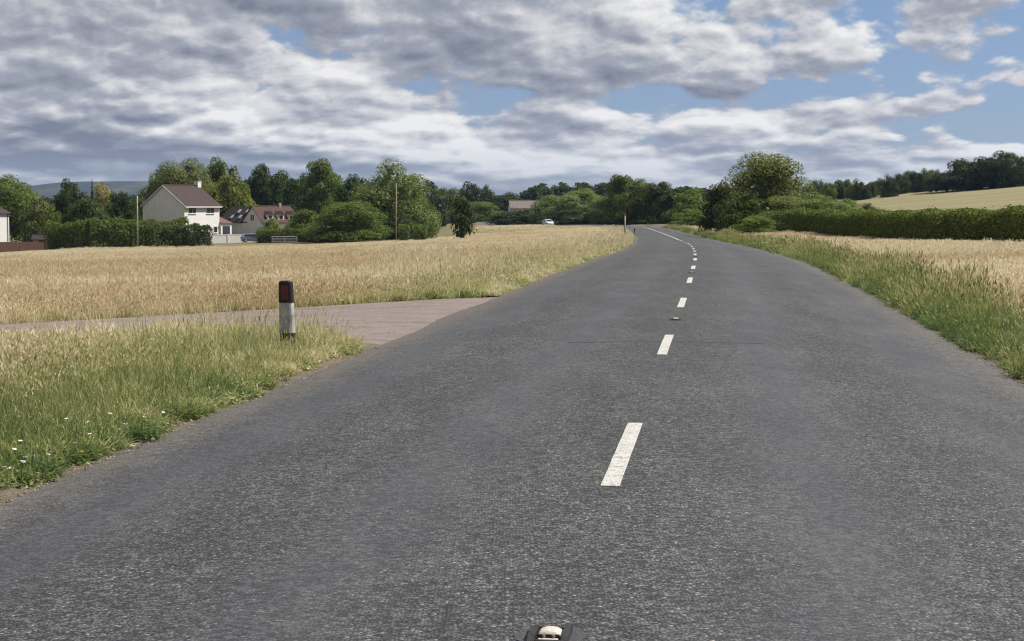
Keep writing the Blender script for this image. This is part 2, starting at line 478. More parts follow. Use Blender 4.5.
ca.data.foreach_set('color', np.c_[crop, turf, turf * 0, turf * 0 + 1].astype(np.float32).ravel())
me.materials.append(ground_mat()); me.update()
ground = link(bpy.data.objects.new('ground', me))
tag(ground, 'open farmland ground of dry meadow and hill field', kind='structure')

# ------------------------------------------------------------------ road
def road_mat():
    m, t, b = new_mat('surface_dressed_asphalt')
    co = t.n('ShaderNodeTexCoord').outputs['Object']
    uv = t.n('ShaderNodeUVMap'); uv.uv_map = 'lane'
    s2 = t.n('ShaderNodeSeparateXYZ'); t.l(uv.outputs[0], s2.inputs[0])
    ul, vl = s2.outputs[0], s2.outputs[1]
    wob = t.m('MULTIPLY', t.m('SUBTRACT', t.noise(co, 0.25, 3.0), 0.5), 0.5)
    ulw = t.m('ADD', ul, wob)
    # four wheel tracks, polished smoother and darker
    def trk(c, wdt): return t.m('POWER', math.e, t.m('MULTIPLY', t.m('POWER', t.m('DIVIDE', t.m('SUBTRACT', ulw, c), wdt), 2.0), -1.0))
    tracks = t.m('ADD', t.m('ADD', trk(-2.85, 0.42), trk(-1.15, 0.42)), t.m('ADD', trk(1.15, 0.42), trk(2.85, 0.50)), clamp=True)
    patch = t.noise(t.vmul(co, (1.0, 0.45, 1.0)), 0.55, 5.0, 0.6)
    tracks = t.m('MULTIPLY', tracks, t.ss(patch, 0.20, 0.52), clamp=True)
    vor = t.n('ShaderNodeTexVoronoi'); vor.inputs['Scale'].default_value = 60.0; t.l(co, vor.inputs['Vector'])
    vor2 = t.n('ShaderNodeTexVoronoi'); vor2.inputs['Scale'].default_value = 27.0; t.l(co, vor2.inputs['Vector'])
    sc = t.n('ShaderNodeSeparateColor'); t.l(vor.outputs['Color'], sc.inputs[0])
    sc2 = t.n('ShaderNodeSeparateColor'); t.l(vor2.outputs['Color'], sc2.inputs[0])
    chip = t.m('ADD', t.m('MULTIPLY', sc.outputs[0], 0.6), t.m('MULTIPLY', sc2.outputs[0], 0.4))
    gap = t.ss(vor.outputs['Distance'], 0.35, 0.75)
    base = t.mix(t.ss(chip, 0.22, 0.90), (0.014, 0.0145, 0.0155), (0.104, 0.107, 0.110))
    base = t.mix(t.ss(sc.outputs[1], 0.955, 0.99), base, (0.22, 0.21, 0.20))      # odd pale stones
    base = t.mix(t.ss(sc.outputs[2], 0.985, 0.999), base, (0.085, 0.066, 0.055))     # odd ginger stones
    base = t.mix(t.m('MULTIPLY', gap, 0.75), base, (0.012, 0.012, 0.013))
    smoothc = t.mix(t.ss(chip, 0.1, 0.95), (0.027, 0.028, 0.031), (0.053, 0.0545, 0.058))
    c = t.mix(t.m('MULTIPLY', tracks, 0.75), base, smoothc)
    c = t.mix(1.0, c, t.mix(t.ss(t.noise(co, 0.18, 4.0), 0.3, 0.7), (0.88, 0.89, 0.91), (1.12, 1.12, 1.10)), 'MULTIPLY')
    c = t.mix(1.0, c, t.mix(t.ss(t.noise(t.vmul(co, (1.6, 0.35, 1)), 1.4, 6.0, 0.65), 0.38, 0.66), (0.84, 0.855, 0.88), (1.12, 1.12, 1.10)), 'MULTIPLY')
    # grit and dust gather along the edges
    edge = t.ss(t.m('ADD', t.m('ABSOLUTE', ul), t.m('MULTIPLY', t.m('SUBTRACT', t.noise(co, 3.0, 5.0, 0.7), 0.5), 0.8)), 3.0, 3.8)
    c = t.mix(t.m('MULTIPLY', edge, 0.75), c, t.mix(chip, (0.055, 0.048, 0.042), (0.15, 0.13, 0.11)))
    t.l(c, b.inputs['Base Color'])
    t.put(t.m('SUBTRACT', 0.80, t.m('MULTIPLY', tracks, 0.14)), b.inputs['Roughness'])
    b.inputs['Specular IOR Level'].default_value = 0.35
    bn = t.n('ShaderNodeBump'); bn.inputs['Distance'].default_value = 0.015
    h = t.m('ADD', t.m('MULTIPLY', vor.outputs['Distance'], -0.8), t.m('MULTIPLY', sc.outputs[0], 0.7))
    t.l(h, bn.inputs['Height']); t.put(t.m('SUBTRACT', 0.9, t.m('MULTIPLY', tracks, 0.6)), bn.inputs['Strength'])
    t.l(bn.outputs[0], b.inputs['Normal'])
    return m
ys = np.r_[np.arange(-18, 60, 0.4), np.arange(60, 180, 1.0), np.arange(180, 640, 4.0)]
us = np.array([-1, -.975, -.93, -.85, -.75, -.6, -.45, -.3, -.15, -.05, 0, .05, .15, .3, .45, .6, .75, .85, .93, .975, 1.0])
sl = road_slope(ys); inv = 1 / np.sqrt(1 + sl ** 2)
edgeL = HALF + 0.10 * (noise2(ys, ys * 0, 1.1, 5) - 0.5) + 0.16 * (noise2(ys, ys * 0, 4.7, 6) - 0.5)
edgeR = HALF + 0.10 * (noise2(ys, ys * 0, 1.3, 7) - 0.5) + 0.16 * (noise2(ys, ys * 0, 5.3, 8) - 0.5)
V, UV = [], []
for i, y in enumerate(ys):
    xc = float(road_x(y))
    for k in us:
        uu = k * (edgeL[i] if k < 0 else edgeR[i])
        V.append((xc + uu * inv[i], y - uu * sl[i] * inv[i], float(road_surface(uu, y)))); UV.append((uu, y))
nu = len(us)
F = [(i*nu + k, i*nu + k + 1, (i+1)*nu + k + 1, (i+1)*nu + k) for i in range(len(ys) - 1) for k in range(nu - 1)]
me = mesh_from('road', V, F, road_mat(), True)
ul = me.uv_layers.new(name='lane')
li = np.empty(len(me.loops), np.int32); me.loops.foreach_get('vertex_index', li)
ul.data.foreach_set('uv', np.array(UV, np.float32)[li].ravel())
road = link(bpy.data.objects.new('road', me))
tag(road, 'grey asphalt country road curving away to the left', kind='structure')

def paint_mat():
    m, t, b = new_mat('worn_white_road_paint')
    co = t.n('ShaderNodeTexCoord').outputs['Object']
    vor = t.n('ShaderNodeTexVoronoi'); vor.inputs['Scale'].default_value = 75.0; t.l(co, vor.inputs['Vector'])
    n = t.noise(co, 9.0, 6.0, 0.7)
    wear = t.ss(t.m('ADD', t.m('MULTIPLY', vor.outputs['Distance'], 0.55), n), 0.80, 1.02)
    c = t.mix(t.ss(t.noise(co, 30.0, 4.0), 0.3, 0.7), (0.31, 0.30, 0.275), (0.43, 0.42, 0.39))
    c = t.mix(t.m('MULTIPLY', wear, 0.85), c, (0.10, 0.098, 0.095))
    t.l(c, b.inputs['Base Color']); b.inputs['Roughness'].default_value = 0.75
    bn = t.n('ShaderNodeBump'); bn.inputs['Distance'].default_value = 0.004; t.l(vor.outputs['Distance'], bn.inputs['Height']); bn.invert = True
    t.l(bn.outputs[0], b.inputs['Normal'])
    return m
M['paint'] = paint_mat()
def strip(name, y0, y1, u0, u1, mat, lift=0.004, steps=None, parent=None, ragged=0.0):
    n = steps or max(2, int((y1 - y0) / 0.4) + 1)
    V, F = [], []
    for i, y in enumerate(np.linspace(y0, y1, n)):
        s_ = float(road_slope(y)); iv = 1 / math.sqrt(1 + s_ * s_)
        for uu in (u0 + ragged * rng.normal(), u1 + ragged * rng.normal()):
            V.append((float(road_x(y)) + uu * iv, y - uu * s_ * iv, float(road_surface(0.5 * (u0 + u1), y)) + lift))
        if i: F.append((2*i - 2, 2*i - 1, 2*i + 1, 2*i))
    return obj(name, V, F, mat, parent)
for k in range(-1, 13):                                     # centre line dashes: 3 m long, 9 m apart
    y0 = 10.0 + 9 * k
    if y0 > -10: strip('lane_marking', y0, y0 + 2.95, -0.056, 0.056, M['paint'], parent=road, ragged=0.0012, steps=9)
for y0, y1 in ((128, 134), (138, 330), (395, 520)):   # warning line and the solid line through the bend
    strip('lane_marking', y0, y1, -0.065, 0.065, M['paint'], lift=0.008, parent=road)
# tar joint right across the road
V, F = [], []
for i, uu in enumerate(np.linspace(-1.2, 1.15, 30)):
    yc = 20.9 + 0.05 * math.sin(uu * 2.1) - 0.02 * uu + 0.03 * math.sin(uu * 7.3)
    wd = 0.055 + 0.014 * math.sin(uu * 5.0) + 0.008 * rng.normal()
    for yy in (yc - wd, yc + wd):
        V.append((float(road_x(yy)) + uu, yy - uu * 0.115, float(road_surface(uu, yy)) + 0.0022))
    if i: F.append((2*i - 2, 2*i, 2*i + 1, 2*i - 1))
obj('tar_joint', V, F, plain('tar_seal', (0.034, 0.035, 0.038), 0.6, 0.3, 20.0), road)

# ------------------------------------------------------------------ verges (soil shoulders) and side entrance
def verge_mat():
    m, t, b = new_mat('verge_soil_and_grit')
    co = t.n('ShaderNodeTexCoord').outputs['Object']
    vor = t.n('ShaderNodeTexVoronoi'); vor.inputs['Scale'].default_value = 70.0; t.l(co, vor.inputs['Vector'])
    sc = t.n('ShaderNodeSeparateColor'); t.l(vor.outputs['Color'], sc.inputs[0])
    c = t.mix(sc.outputs[0], (0.060, 0.047, 0.035), (0.16, 0.128, 0.095))
    c = t.mix(t.ss(t.noise(co, 2.5, 6.0, 0.7), 0.42, 0.62), c, (0.09, 0.075, 0.04))
    t.l(c, b.inputs['Base Color']); b.inputs['Roughness'].default_value = 0.95
    bn = t.n('ShaderNodeBump'); bn.inputs['Distance'].default_value = 0.02; t.l(t.noise(co, 25.0, 6.0, 0.7), bn.inputs['Height']); t.l(bn.outputs[0], b.inputs['Normal'])
    return m
M['verge'] = verge_mat()
def shoulder(name, side, y0, y1, label):
    prof = [(3.55, -0.02), (3.78, 0.006), (3.95, 0.025), (4.3, 0.055), (4.8, None), (6.2, None), (8.2, None)]
    yy = np.arange(y0, y1, 0.5 if y1 - y0 < 90 else 0.8)
    s_ = road_slope(yy); iv = 1 / np.sqrt(1 + s_ ** 2)
    V, F = [], []
    for i, y in enumerate(yy):
        for j, (uu, dz_) in enumerate(prof):
            uw = side * uu
            x_, y_ = float(road_x(y)) + uw * iv[i], y - uw * s_[i] * iv[i]
            if dz_ is None:
                z_ = landz(x_, y_) + (0.015, 0.012, -0.2)[j - 4]
            else:
                z_ = float(road_surface(min(uu, HALF), y)) + dz_ + 0.015 * float(noise2(x_, y_, 0.6, 9) - 0.5)
            V.append((x_, y_, z_))
    n = len(prof)
    for i in range(len(yy) - 1):
        for j in range(n - 1):
            q = (i*n + j, i*n + j + 1, (i+1)*n + j + 1, (i+1)*n + j)
            F.append(q if side > 0 else q[::-1])
    o = obj(name, V, F, M['verge'], None, True)
    tag(o, label, kind='structure')
    return o
shoulder('verge', -1, -15, 22.1, 'gritty soil shoulder under the near left grass')
shoulder('verge', -1, 34.7, 560, 'soil shoulder along the left edge beyond the side entrance')
shoulder('verge', 1, -15, 560, 'soil shoulder along the right edge of the road')

def drive_mat():
    m, t, b = new_mat('pinkish_chipped_surface')
    co = t.n('ShaderNodeTexCoord').outputs['Object']
    vor = t.n('ShaderNodeTexVoronoi'); vor.inputs['Scale'].default_value = 60.0; t.l(co, vor.inputs['Vector'])
    sc = t.n('ShaderNodeSeparateColor'); t.l(vor.outputs['Color'], sc.inputs[0])
    c = t.mix(sc.outputs[0], (0.112, 0.087, 0.078), (0.225, 0.180, 0.162))
    streak = t.noise(t.vmul(co, (0.5, 2.6, 1)), 1.6, 6.0, 0.7)
    c = t.mix(t.m('MULTIPLY', t.ss(streak, 0.46, 0.66), 0.6), c, (0.065, 0.058, 0.055))
    pits = t.ss(t.noise(co, 7.0, 4.0, 0.6), 0.66, 0.72)
    c = t.mix(t.m('MULTIPLY', pits, 0.8), c, (0.03, 0.028, 0.026))
    t.l(c, b.inputs['Base Color']); b.inputs['Roughness'].default_value = 0.85
    bn = t.n('ShaderNodeBump'); bn.inputs['Distance'].default_value = 0.008
    t.l(t.m('SUBTRACT', sc.outputs[0], t.m('MULTIPLY', pits, 3.0)), bn.inputs['Height']); t.l(bn.outputs[0], b.inputs['Normal'])
    return m
def resample(pts, n):
    pts = np.array(pts, float); d = np.r_[0, np.cumsum(np.hypot(*np.diff(pts, axis=0).T))]
    q = np.linspace(0, 1, n) ** 1.5 * d[-1]
    return np.c_[np.interp(q, d, pts[:, 0]), np.interp(q, d, pts[:, 1])]
A, B = resample(DRIVE_BACK, 46), resample(DRIVE_FRONT, 46)
A[0] += (0.45, 0.0); B[0] += (0.45, 0.0)
V, F = [], []
for i in range(46):
    for j, k in enumerate(np.linspace(0, 1, 9)):
        x_, y_ = A[i] * (1 - k) + B[i] * k
        uu = float(road_u(x_, y_))
        rz_ = float(road_surface(min(abs(uu), HALF), y_)); lz_ = landz(x_, y_)
        f_ = float(smooth((abs(uu) - 3.6) / 3.0))
        V.append((x_, y_, (rz_ - 0.006 + 0.02 * min(1, max(0, abs(uu) - 3.8))) * (1 - f_) + (lz_ + 0.01) * f_))
for i in range(45):
    for j in range(8):
        F.append((i*9 + j, (i+1)*9 + j, (i+1)*9 + j + 1, i*9 + j + 1))
entrance = obj('driveway', V, F, drive_mat(), None, True)
bm = bmesh.new(); bm.from_mesh(entrance.data); bmesh.ops.recalc_face_normals(bm, faces=bm.faces)
if sum(f.normal.z for f in bm.faces) < 0: bmesh.ops.reverse_faces(bm, faces=bm.faces)
bm.to_mesh(entrance.data); bm.free()
tag(entrance, 'pinkish side entrance joining the road from the left', kind='structure')

# far blue hills
def hill_mat():
    m, t, b = new_mat('far_hill_woods_and_fields')
    co = t.n('ShaderNodeTexCoord').outputs['Object']
    n = t.noise(t.vmul(co, (1, 0.4, 2.5)), 0.006, 5.0, 0.6)
    t.put(t.mix(t.ss(n, 0.54, 0.64), (0.012, 0.019, 0.018), (0.035, 0.04, 0.028)), b.inputs['Base Color']); b.inputs['Roughness'].default_value = 1.0
    return m
hx = np.linspace(-2400, 2400, 120); V, F = [], []
top = 14 + 12 * noise2(hx, hx * 0, 600, 21) + 7 * noise2(hx, hx * 0, 170, 22) + 7 * noise2(hx, hx * 0, 45, 23) + 40 * np.exp(-((hx + 1010) / 250) ** 4)
for i, x_ in enumerate(hx):
    for k, (yy, f_) in enumerate(((3400, -0.1), (3700, .35), (4000, .72), (4300, .93), (4550, 1.0), (4900, .6), (5250, -.1))):
        V.append((x_, yy, -8 + (top[i] + 8) * f_ + (4 * noise2(x_, yy, 120, 24) if 0 < k < 6 else 0)))
for i in range(119):
    for k in range(6): F.append((i*7 + k, (i+1)*7 + k, (i+1)*7 + k + 1, i*7 + k + 1))
tag(obj('hills', V, F, hill_mat(), None, True), 'low blue hills far off beyond the houses', kind='structure')

# ------------------------------------------------------------------ trees
def leaf_quads(C, N, size, r):
    n = len(C)
    N = N / np.linalg.norm(N, axis=1, keepdims=True)
    T = r.normal(size=(n, 3)); T -= (T * N).sum(1, keepdims=True) * N; T /= np.linalg.norm(T, axis=1, keepdims=True)
    B_ = np.cross(N, T)
    s = size * r.uniform(0.6, 1.35, (n, 1))
    Q = np.stack([C - T * s * 0.55, C + B_ * s * 0.36 + N * s * 0.12, C + T * s * 0.55, C - B_ * s * 0.36 + N * s * 0.12], 1)
    return Q
def crown(seed, kind, n=5200, leaf=0.032):
    r = np.random.default_rng(seed)
    L = []
    if kind == 'round':
        for k in range(52):
            d = r.normal(size=3); d /= np.linalg.norm(d); d[2] = d[2] * 0.9 + 0.08
            q = r.uniform(0.50, 0.82)
            L.append((d[0]*0.5*q, d[1]*0.5*q, 0.57 + d[2]*0.44*q, r.uniform(0.075, 0.150)))
        L.append((0, 0, 0.56, 0.29))
    elif kind == 'bush':
        for k in range(50):
            d = r.normal(size=3); d /= np.linalg.norm(d); d[2] = abs(d[2])
            q = r.uniform(0.5, 0.84)
            L.append((d[0]*0.5*q, d[1]*0.5*q, 0.10 + d[2]*0.86*q, r.uniform(0.09, 0.17)))
        L.append((0, 0, 0.38, 0.30)); L.append((0, 0, 0.16, 0.30))
        for k in range(15): L.append((math.cos(k * .42) * 0.33, math.sin(k * .42) * 0.33, r.uniform(0.07, 0.2), r.uniform(0.10, 0.15)))
    elif kind == 'tall':
        for k in range(34):
            z = r.uniform(0.18, 0.93); w_ = 0.5 * math.sin(math.pi * min(1, (z * 0.92 + 0.1)) ** 0.8) ** 0.7
            a = r.uniform(0, 2 * math.pi); q = r.uniform(0.35, 0.8)
            L.append((math.cos(a)*w_*q, math.sin(a)*w_*q, z, r.uniform(0.08, 0.15)))
        L.append((0, 0, 0.45, 0.2)); L.append((0, 0, 0.66, 0.17))
    elif kind == 'conifer':
        for k in range(30):
            z = (k + 0.5) / 30; w_ = 0.5 * (1 - z) ** 0.8
            a = k * 2.4
            L.append((math.cos(a)*w_*0.55, math.sin(a)*w_*0.55, 0.03 + z*0.95, max(0.03, w_*0.55)))
    L = np.array(L)
    wgt = L[:, 3] ** 2; wgt /= wgt.sum()
    pick = r.choice(len(L), n, p=wgt)
    d = r.normal(size=(n, 3)); d /= np.linalg.norm(d, axis=1, keepdims=True)
    d[:, 2] = np.where((d[:, 2] < -0.2) & (r.random(n) < 0.6), -d[:, 2], d[:, 2])
    rad = r.uniform(0.62, 1.08, n) ** 0.6
    out = r.random(n) < 0.05
    rad[out] *= r.uniform(1.05, 1.35, out.sum())
    squash = np.array([1, 1, 0.86])
    C = L[pick, :3] + d * (L[pick, 3] * rad)[:, None] * squash
    # thin out what is buried in other clumps
    bury = np.zeros(n)
    for q in L: bury += (np.linalg.norm((C - q[:3]) / squash, axis=1) < q[3] * 0.72)
    keep = (bury < 1) | (r.random(n) < 0.45)
    C, d = C[keep], d[keep]
    C[:, 2] = np.maximum(C[:, 2], 0.005)
    if kind != 'conifer':                                    # fill the unit box
        lo, hi = np.percentile(C[:, 2], 0.3), np.percentile(C[:, 2], 99.6)
        b0 = {'round': 0.09, 'bush': 0.0, 'tall': 0.06}[kind]
        C[:, 2] = b0 + (C[:, 2] - lo) / (hi - lo) * (0.985 - b0)
        for ax in (0, 1): C[:, ax] *= 0.5 / np.percentile(np.abs(C[:, ax]), 99.0)
    N = d + 0.75 * r.normal(size=d.shape) + np.array([0, 0, 0.35])
    # inner leaves close the heart of each clump
    m_ = 1500; pk = r.choice(len(L), m_, p=wgt); dd_ = r.normal(size=(m_, 3)); dd_ /= np.linalg.norm(dd_, axis=1, keepdims=True)
    I = L[pk, :3] + dd_ * (L[pk, 3] * r.uniform(0.2, 0.62, m_))[:, None]
    if kind != 'conifer':
        I[:, 2] = np.clip(b0 + (I[:, 2] - lo) / (hi - lo) * (0.985 - b0), 0.02, 0.93)
        I[:, :2] *= 1.0
    return np.concatenate([leaf_quads(C, N, leaf, r), leaf_quads(I, dd_ + 0.6 * r.normal(size=dd_.shape), 0.075, r)])
def trunk_data(seed, low=0.5):
    r = random.Random(seed); V, F = [], []
    def add(p, rad, s=7):
        v, f = tube_data(p, rad, s); o = len(V); V.extend(v); F.extend([tuple(i + o for i in q) for q in f])
    add([(0, 0, -0.03), (0.004, 0, 0.10), (-0.006, 0.006, 0.28), (0.006, 0.0, low + 0.12)], [0.034, 0.024, 0.019, 0.008])
    for k in range(7):
        a = k * 2.4 + r.uniform(-.3, .3); z = r.uniform(0.16, low); e = r.uniform(0.2, 0.36)
        add([(0, 0, z), (math.cos(a)*e*0.5, math.sin(a)*e*0.5, z + 0.10), (math.cos(a)*e, math.sin(a)*e, z + r.uniform(0.2, 0.3))], [0.011, 0.007, 0.003], 5)
    return V, F
CROWN, CN = {}, {'round': 4, 'bush': 4, 'tall': 2, 'conifer': 1}
for kd, c_ in CN.items():
    for k in range(c_):
        CROWN[kd, k] = crown(100 + k * 7 + len(kd), kd, 12000 if kd != 'conifer' else 2600, 0.030 if kd != 'conifer' else 0.034)
        if kd in ('round', 'bush'): CROWN[kd + '_large', k] = crown(100 + k * 7 + len(kd), kd, 34000, 0.0185)
CN['round_large'] = CN['round']; CN['bush_large'] = CN['bush']
CROWN['sapling', 0] = crown(78, 'tall', 1500, 0.062)
CM, TM = {}, [mesh_from('trunk', *trunk_data(k), M['bark'], True) for k in (1, 2, 3)]
BTM = mesh_from('stem', *trunk_data(5, 0.3), M['bark'], True)
def tree(name, x, y, z, wd, ht, kind, var, hue, label, cat='tree', group=None):
    k = (kind, var % CN.get(kind, 1), hue)
    if k not in CM: CM[k] = quads_mesh('crown', CROWN[k[0], k[1]], LEAF[hue])
    root = empty(name, (x, y, z - 0.05), rng.uniform(0, 6.28), (wd, wd, ht))
    tag(root, label, cat, group)
    c = link(bpy.data.objects.new('crown', CM[k]), root)
    link(bpy.data.objects.new('trunk' if cat == 'tree' else 'stem', TM[var % 3] if not kind.startswith('bush') else BTM), root)
    return root
TREES = [  # pixel x, row of the top, width in pixels, distance, habit, variant, leaf colour, label, kind word
    (6, 177, 66, 312, 'round', 0, 'mid', 'broad green tree behind the white house at the left edge', 'tree'),
    (40, 195, 42, 305, 'bush', 1, 'pale', 'olive rounded shrub between leftmost tree and dark conifer clump', 'shrub'),
    (52, 206, 24, 292, 'bush', 2, 'lime', 'small lime green shrub above the end of the brick wall', 'shrub'),
    (69, 181, 34, 300, 'round', 1, 'dark', 'very dark flat topped tree left of the pale pointed shrub', 'tree'),
    (92, 179, 11, 315, 'conifer', 0, 'blue', 'narrow pointed dark conifer beside the cream shrub', 'tree'),
    (102, 184, 30, 310, 'bush', 3, 'cream', 'pale cream green pointed shrub rising above the long hedge', 'shrub'),
    (84, 199, 50, 286, 'bush', 0, 'dark', 'dark spreading shrub directly behind the long hedge', 'shrub'),
    (122, 193, 32, 298, 'round', 2, 'dark', 'dark tree behind the timber pole left of the house gable', 'tree'),
    (143, 199, 30, 345, 'bush', 3, 'mid', 'green shrub peeping out left of the house gable', 'shrub'),
    (178, 161, 64, 352, 'round', 3, 'pale', 'grey green tree rising behind the ridge of the white gabled house', 'tree'),
    (220, 160, 44, 380, 'round', 0, 'mid', 'round topped tree behind the chimney of the white house', 'tree'),
    (229, 174, 46, 366, 'round', 1, 'gold', 'yellow green tree just right of the white house chimney', 'tree'),
    (264, 166, 38, 400, 'round', 2, 'dark', 'dark tree behind the dark roofed wing of the cottage', 'tree'),
    (293, 173, 44, 405, 'round', 3, 'dark', 'dark tree behind the red cottage roof with dormers', 'tree'),
    (321, 161, 50, 385, 'tall', 0, 'mid', 'tall domed tree right of the red cottage roof', 'tree'),
    (354, 176, 46, 372, 'round', 1, 'dark', 'dark tree between the tall domed tree and the big round tree', 'tree'),
    (391, 163, 86, 300, 'bush', 1, 'pale', 'largest round tree on the left, behind the slim pole', 'tree'),
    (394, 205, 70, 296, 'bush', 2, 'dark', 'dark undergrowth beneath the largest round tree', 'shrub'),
    (424, 196, 30, 306, 'bush', 1, 'mid', 'green shrub at the right flank of the largest round tree', 'shrub'),
    (345, 202, 78, 282, 'bush', 0, 'mid', 'wide green shrub left of the largest round tree', 'shrub'),
    (305, 210, 36, 296, 'bush', 3, 'mid', 'small shrub at the right end of the red roofed cottage', 'shrub'),
    (272, 218, 28, 318, 'bush', 2, 'pale', 'pale garden shrub in front of the cottage dormers', 'shrub'),
    (297, 216, 30, 312, 'bush', 1, 'mid', 'green garden shrub hiding the right end of the cottage wall', 'shrub'),
    (442, 189, 44, 560, 'round', 2, 'mid', 'far tree just right of the green flank shrub', 'tree'),
    (471, 183, 32, 570, 'round', 1, 'dark', 'dark round far tree standing above the young field tree', 'tree'),
    (487, 186, 16, 575, 'round', 3, 'dark', 'small dark crown touching the dark round far tree', 'tree'),
    (503, 193, 36, 580, 'round', 0, 'dark', 'far dark tree left of the pale roof', 'tree'),
    (478, 202, 60, 550, 'bush', 3, 'mid', 'far green shrubs behind the distant stretch of road', 'shrub'),
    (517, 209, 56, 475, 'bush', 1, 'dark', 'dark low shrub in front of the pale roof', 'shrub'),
    (546, 200, 32, 460, 'bush', 0, 'mid', 'far shrub right of the pale roof', 'shrub'),
    (580, 190, 68, 450, 'round', 1, 'pale', 'pale green far tree right of the white car', 'tree'),
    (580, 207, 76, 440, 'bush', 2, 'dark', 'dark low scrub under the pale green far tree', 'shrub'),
    (608, 197, 34, 410, 'bush', 3, 'mid', 'green shrub between pale far tree and twin tall trees', 'shrub'),
    (622, 176, 34, 390, 'tall', 1, 'mid', 'taller tree above the round sign on its post', 'tree'),
    (640, 180, 44, 380, 'round', 0, 'mid', 'leafy tree right of the taller tree over the bend', 'tree'),
    (664, 183, 46, 355, 'round', 2, 'dark', 'dark tree above the middle of the bend', 'tree'),
    (636, 200, 44, 388, 'bush', 2, 'lime', 'lighter green spreading shrub over the end of the road', 'shrub'),
    (692, 188, 50, 330, 'bush', 1, 'mid', 'green shrub between dark bend tree and roadside thicket', 'shrub'),
    (722, 184, 46, 205, 'bush', 3, 'dark', 'dark tall thicket at the outside of the bend', 'shrub'),
    (746, 193, 54, 178, 'bush', 2, 'mid', 'green thicket below the left side of the big olive tree', 'shrub'),
    (772, 154, 96, 182, 'bush', 0, 'pale', 'big rounded olive green tree right of the bend', 'tree'),
    (786, 196, 66, 170, 'bush', 3, 'pale', 'dense shrub beneath the big olive green tree', 'shrub'),
    (822, 193, 64, 164, 'bush', 1, 'pale', 'olive shrub at the right foot of the big olive tree', 'shrub'),
    (846, 199, 40, 166, 'bush', 0, 'pale', 'lower olive shrub where the right hedge begins', 'shrub'),
    (690, 209, 40, 300, 'bush', 2, 'lime', 'low bright green mound at the outside of the bend', 'shrub'),
    (655, 212, 44, 378, 'bush', 0, 'mid', 'low green mound at the far end of the road', 'shrub'),
    (757, 216, 44, 152, 'bush', 3, 'lime', 'low bright green shrub beneath the big olive tree', 'shrub'),
    (868, 203, 20, 255, 'bush', 2, 'dark', 'small dark bush at the lower left corner of the hill field', 'shrub'),
    (958, 178, 46, 452, 'bush', 1, 'dark', 'low dark scrub left under the tall hilltop trees', 'shrub'),
    (992, 176, 50, 448, 'bush', 3, 'dark', 'low dark scrub between the two tall hilltop trees', 'shrub'),
    (1026, 177, 44, 450, 'bush', 0, 'dark', 'low dark scrub right of the tallest hilltop tree', 'shrub'),
    (947, 171, 40, 455, 'round', 0, 'dark', 'dark tree left of the two tall hilltop trees', 'tree'),
    (974, 158, 44, 445, 'round', 3, 'dark', 'tall dark hilltop tree left of the tallest one', 'tree'),
    (1006, 152, 48, 440, 'round', 1, 'dark', 'tallest dark hilltop tree near the right edge', 'tree'),
    (1042, 158, 46, 445, 'round', 2, 'dark', 'hilltop tree cut by the right edge of the picture', 'tree'),
]
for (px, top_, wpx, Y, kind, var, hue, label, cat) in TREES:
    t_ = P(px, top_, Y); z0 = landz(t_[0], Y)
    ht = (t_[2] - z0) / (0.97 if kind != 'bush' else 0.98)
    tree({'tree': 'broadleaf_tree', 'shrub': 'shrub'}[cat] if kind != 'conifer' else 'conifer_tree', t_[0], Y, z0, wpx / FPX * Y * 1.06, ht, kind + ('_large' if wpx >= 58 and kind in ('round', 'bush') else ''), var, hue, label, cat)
# the row along the top of the hill field
for k in range(15):
    px = 812 + k * 8.6 + rng.uniform(-2, 2); Y = 470 + rng.uniform(-12, 30)
    tp = np.interp(px, [810, 850, 880, 900, 935], [181, 181, 179, 172, 168]) + rng.uniform(-2, 2.5)
    t_ = P(px, tp, Y); z0 = min(landz(t_[0], Y), P(px, np.interp(px, [810, 860, 935], [208, 206, 194]), Y)[2])
    tree('broadleaf_tree', t_[0], Y, z0, rng.uniform(17, 25) / FPX * Y, t_[2] - z0, ('round', 'bush')[k % 2], k % 4, ('dark', 'dark', 'mid')[k % 3],
         'dark tree in the unbroken row along the hill field top', 'tree', 'tree row on the hill')
# young tree in the meadow
b_ = P(463, 239, 230); t_ = P(463, 196, 230); zb = landz(b_[0], 230)
tree('young_tree', b_[0], 230, zb, 3.5, (t_[2] - zb) / 0.98, 'sapling', 0, 'dark', 'single young tree standing alone in the dry meadow', 'tree')
# far woods that read as one mass
Q, r_ = [], np.random.default_rng(5)
for k in range(120):
    Y = r_.uniform(640, 800); px = r_.uniform(380, 830)
    tp = np.interp(px, [380, 430, 500, 524, 535, 600, 640, 700, 830], [199, 198, 197, 190, 183, 182, 184, 187, 186]) + r_.uniform(0, 6)
    t_ = P(px, tp, Y); hh = r_.uniform(8, 12); ww = r_.uniform(7, 12)
    c_ = CROWN['bush' if k % 3 else 'round', k % 4][::6].copy()
    mid = c_.mean(1, keepdims=True); c_ = mid + (c_ - mid) * 2.9
    Q.append(c_ * np.array([ww, ww, hh]) + np.array([t_[0], Y, t_[2] - hh]))
for k in range(40):                                          # lower front rank, so that no ground shows beneath
    Y = 630; px = 380 + k * 11.5
    t_ = P(px, np.interp(px, [380, 524, 600, 830], [203, 200, 193, 196]) + r_.uniform(-2, 2), Y)
    c_ = CROWN['bush', k % 4][::6].copy(); mid = c_.mean(1, keepdims=True); c_ = mid + (c_ - mid) * 2.9
    hh = t_[2] - landz(t_[0], Y) + 1
    Q.append(c_ * np.array([9, 9, hh]) + np.array([t_[0], Y, t_[2] - hh]))
tag(link(bpy.data.objects.new('distant_wood', quads_mesh('distant_wood', np.concatenate(Q), LEAF['dark']))), 'distant dark wooded rise on the skyline', 'wood', kind='stuff')
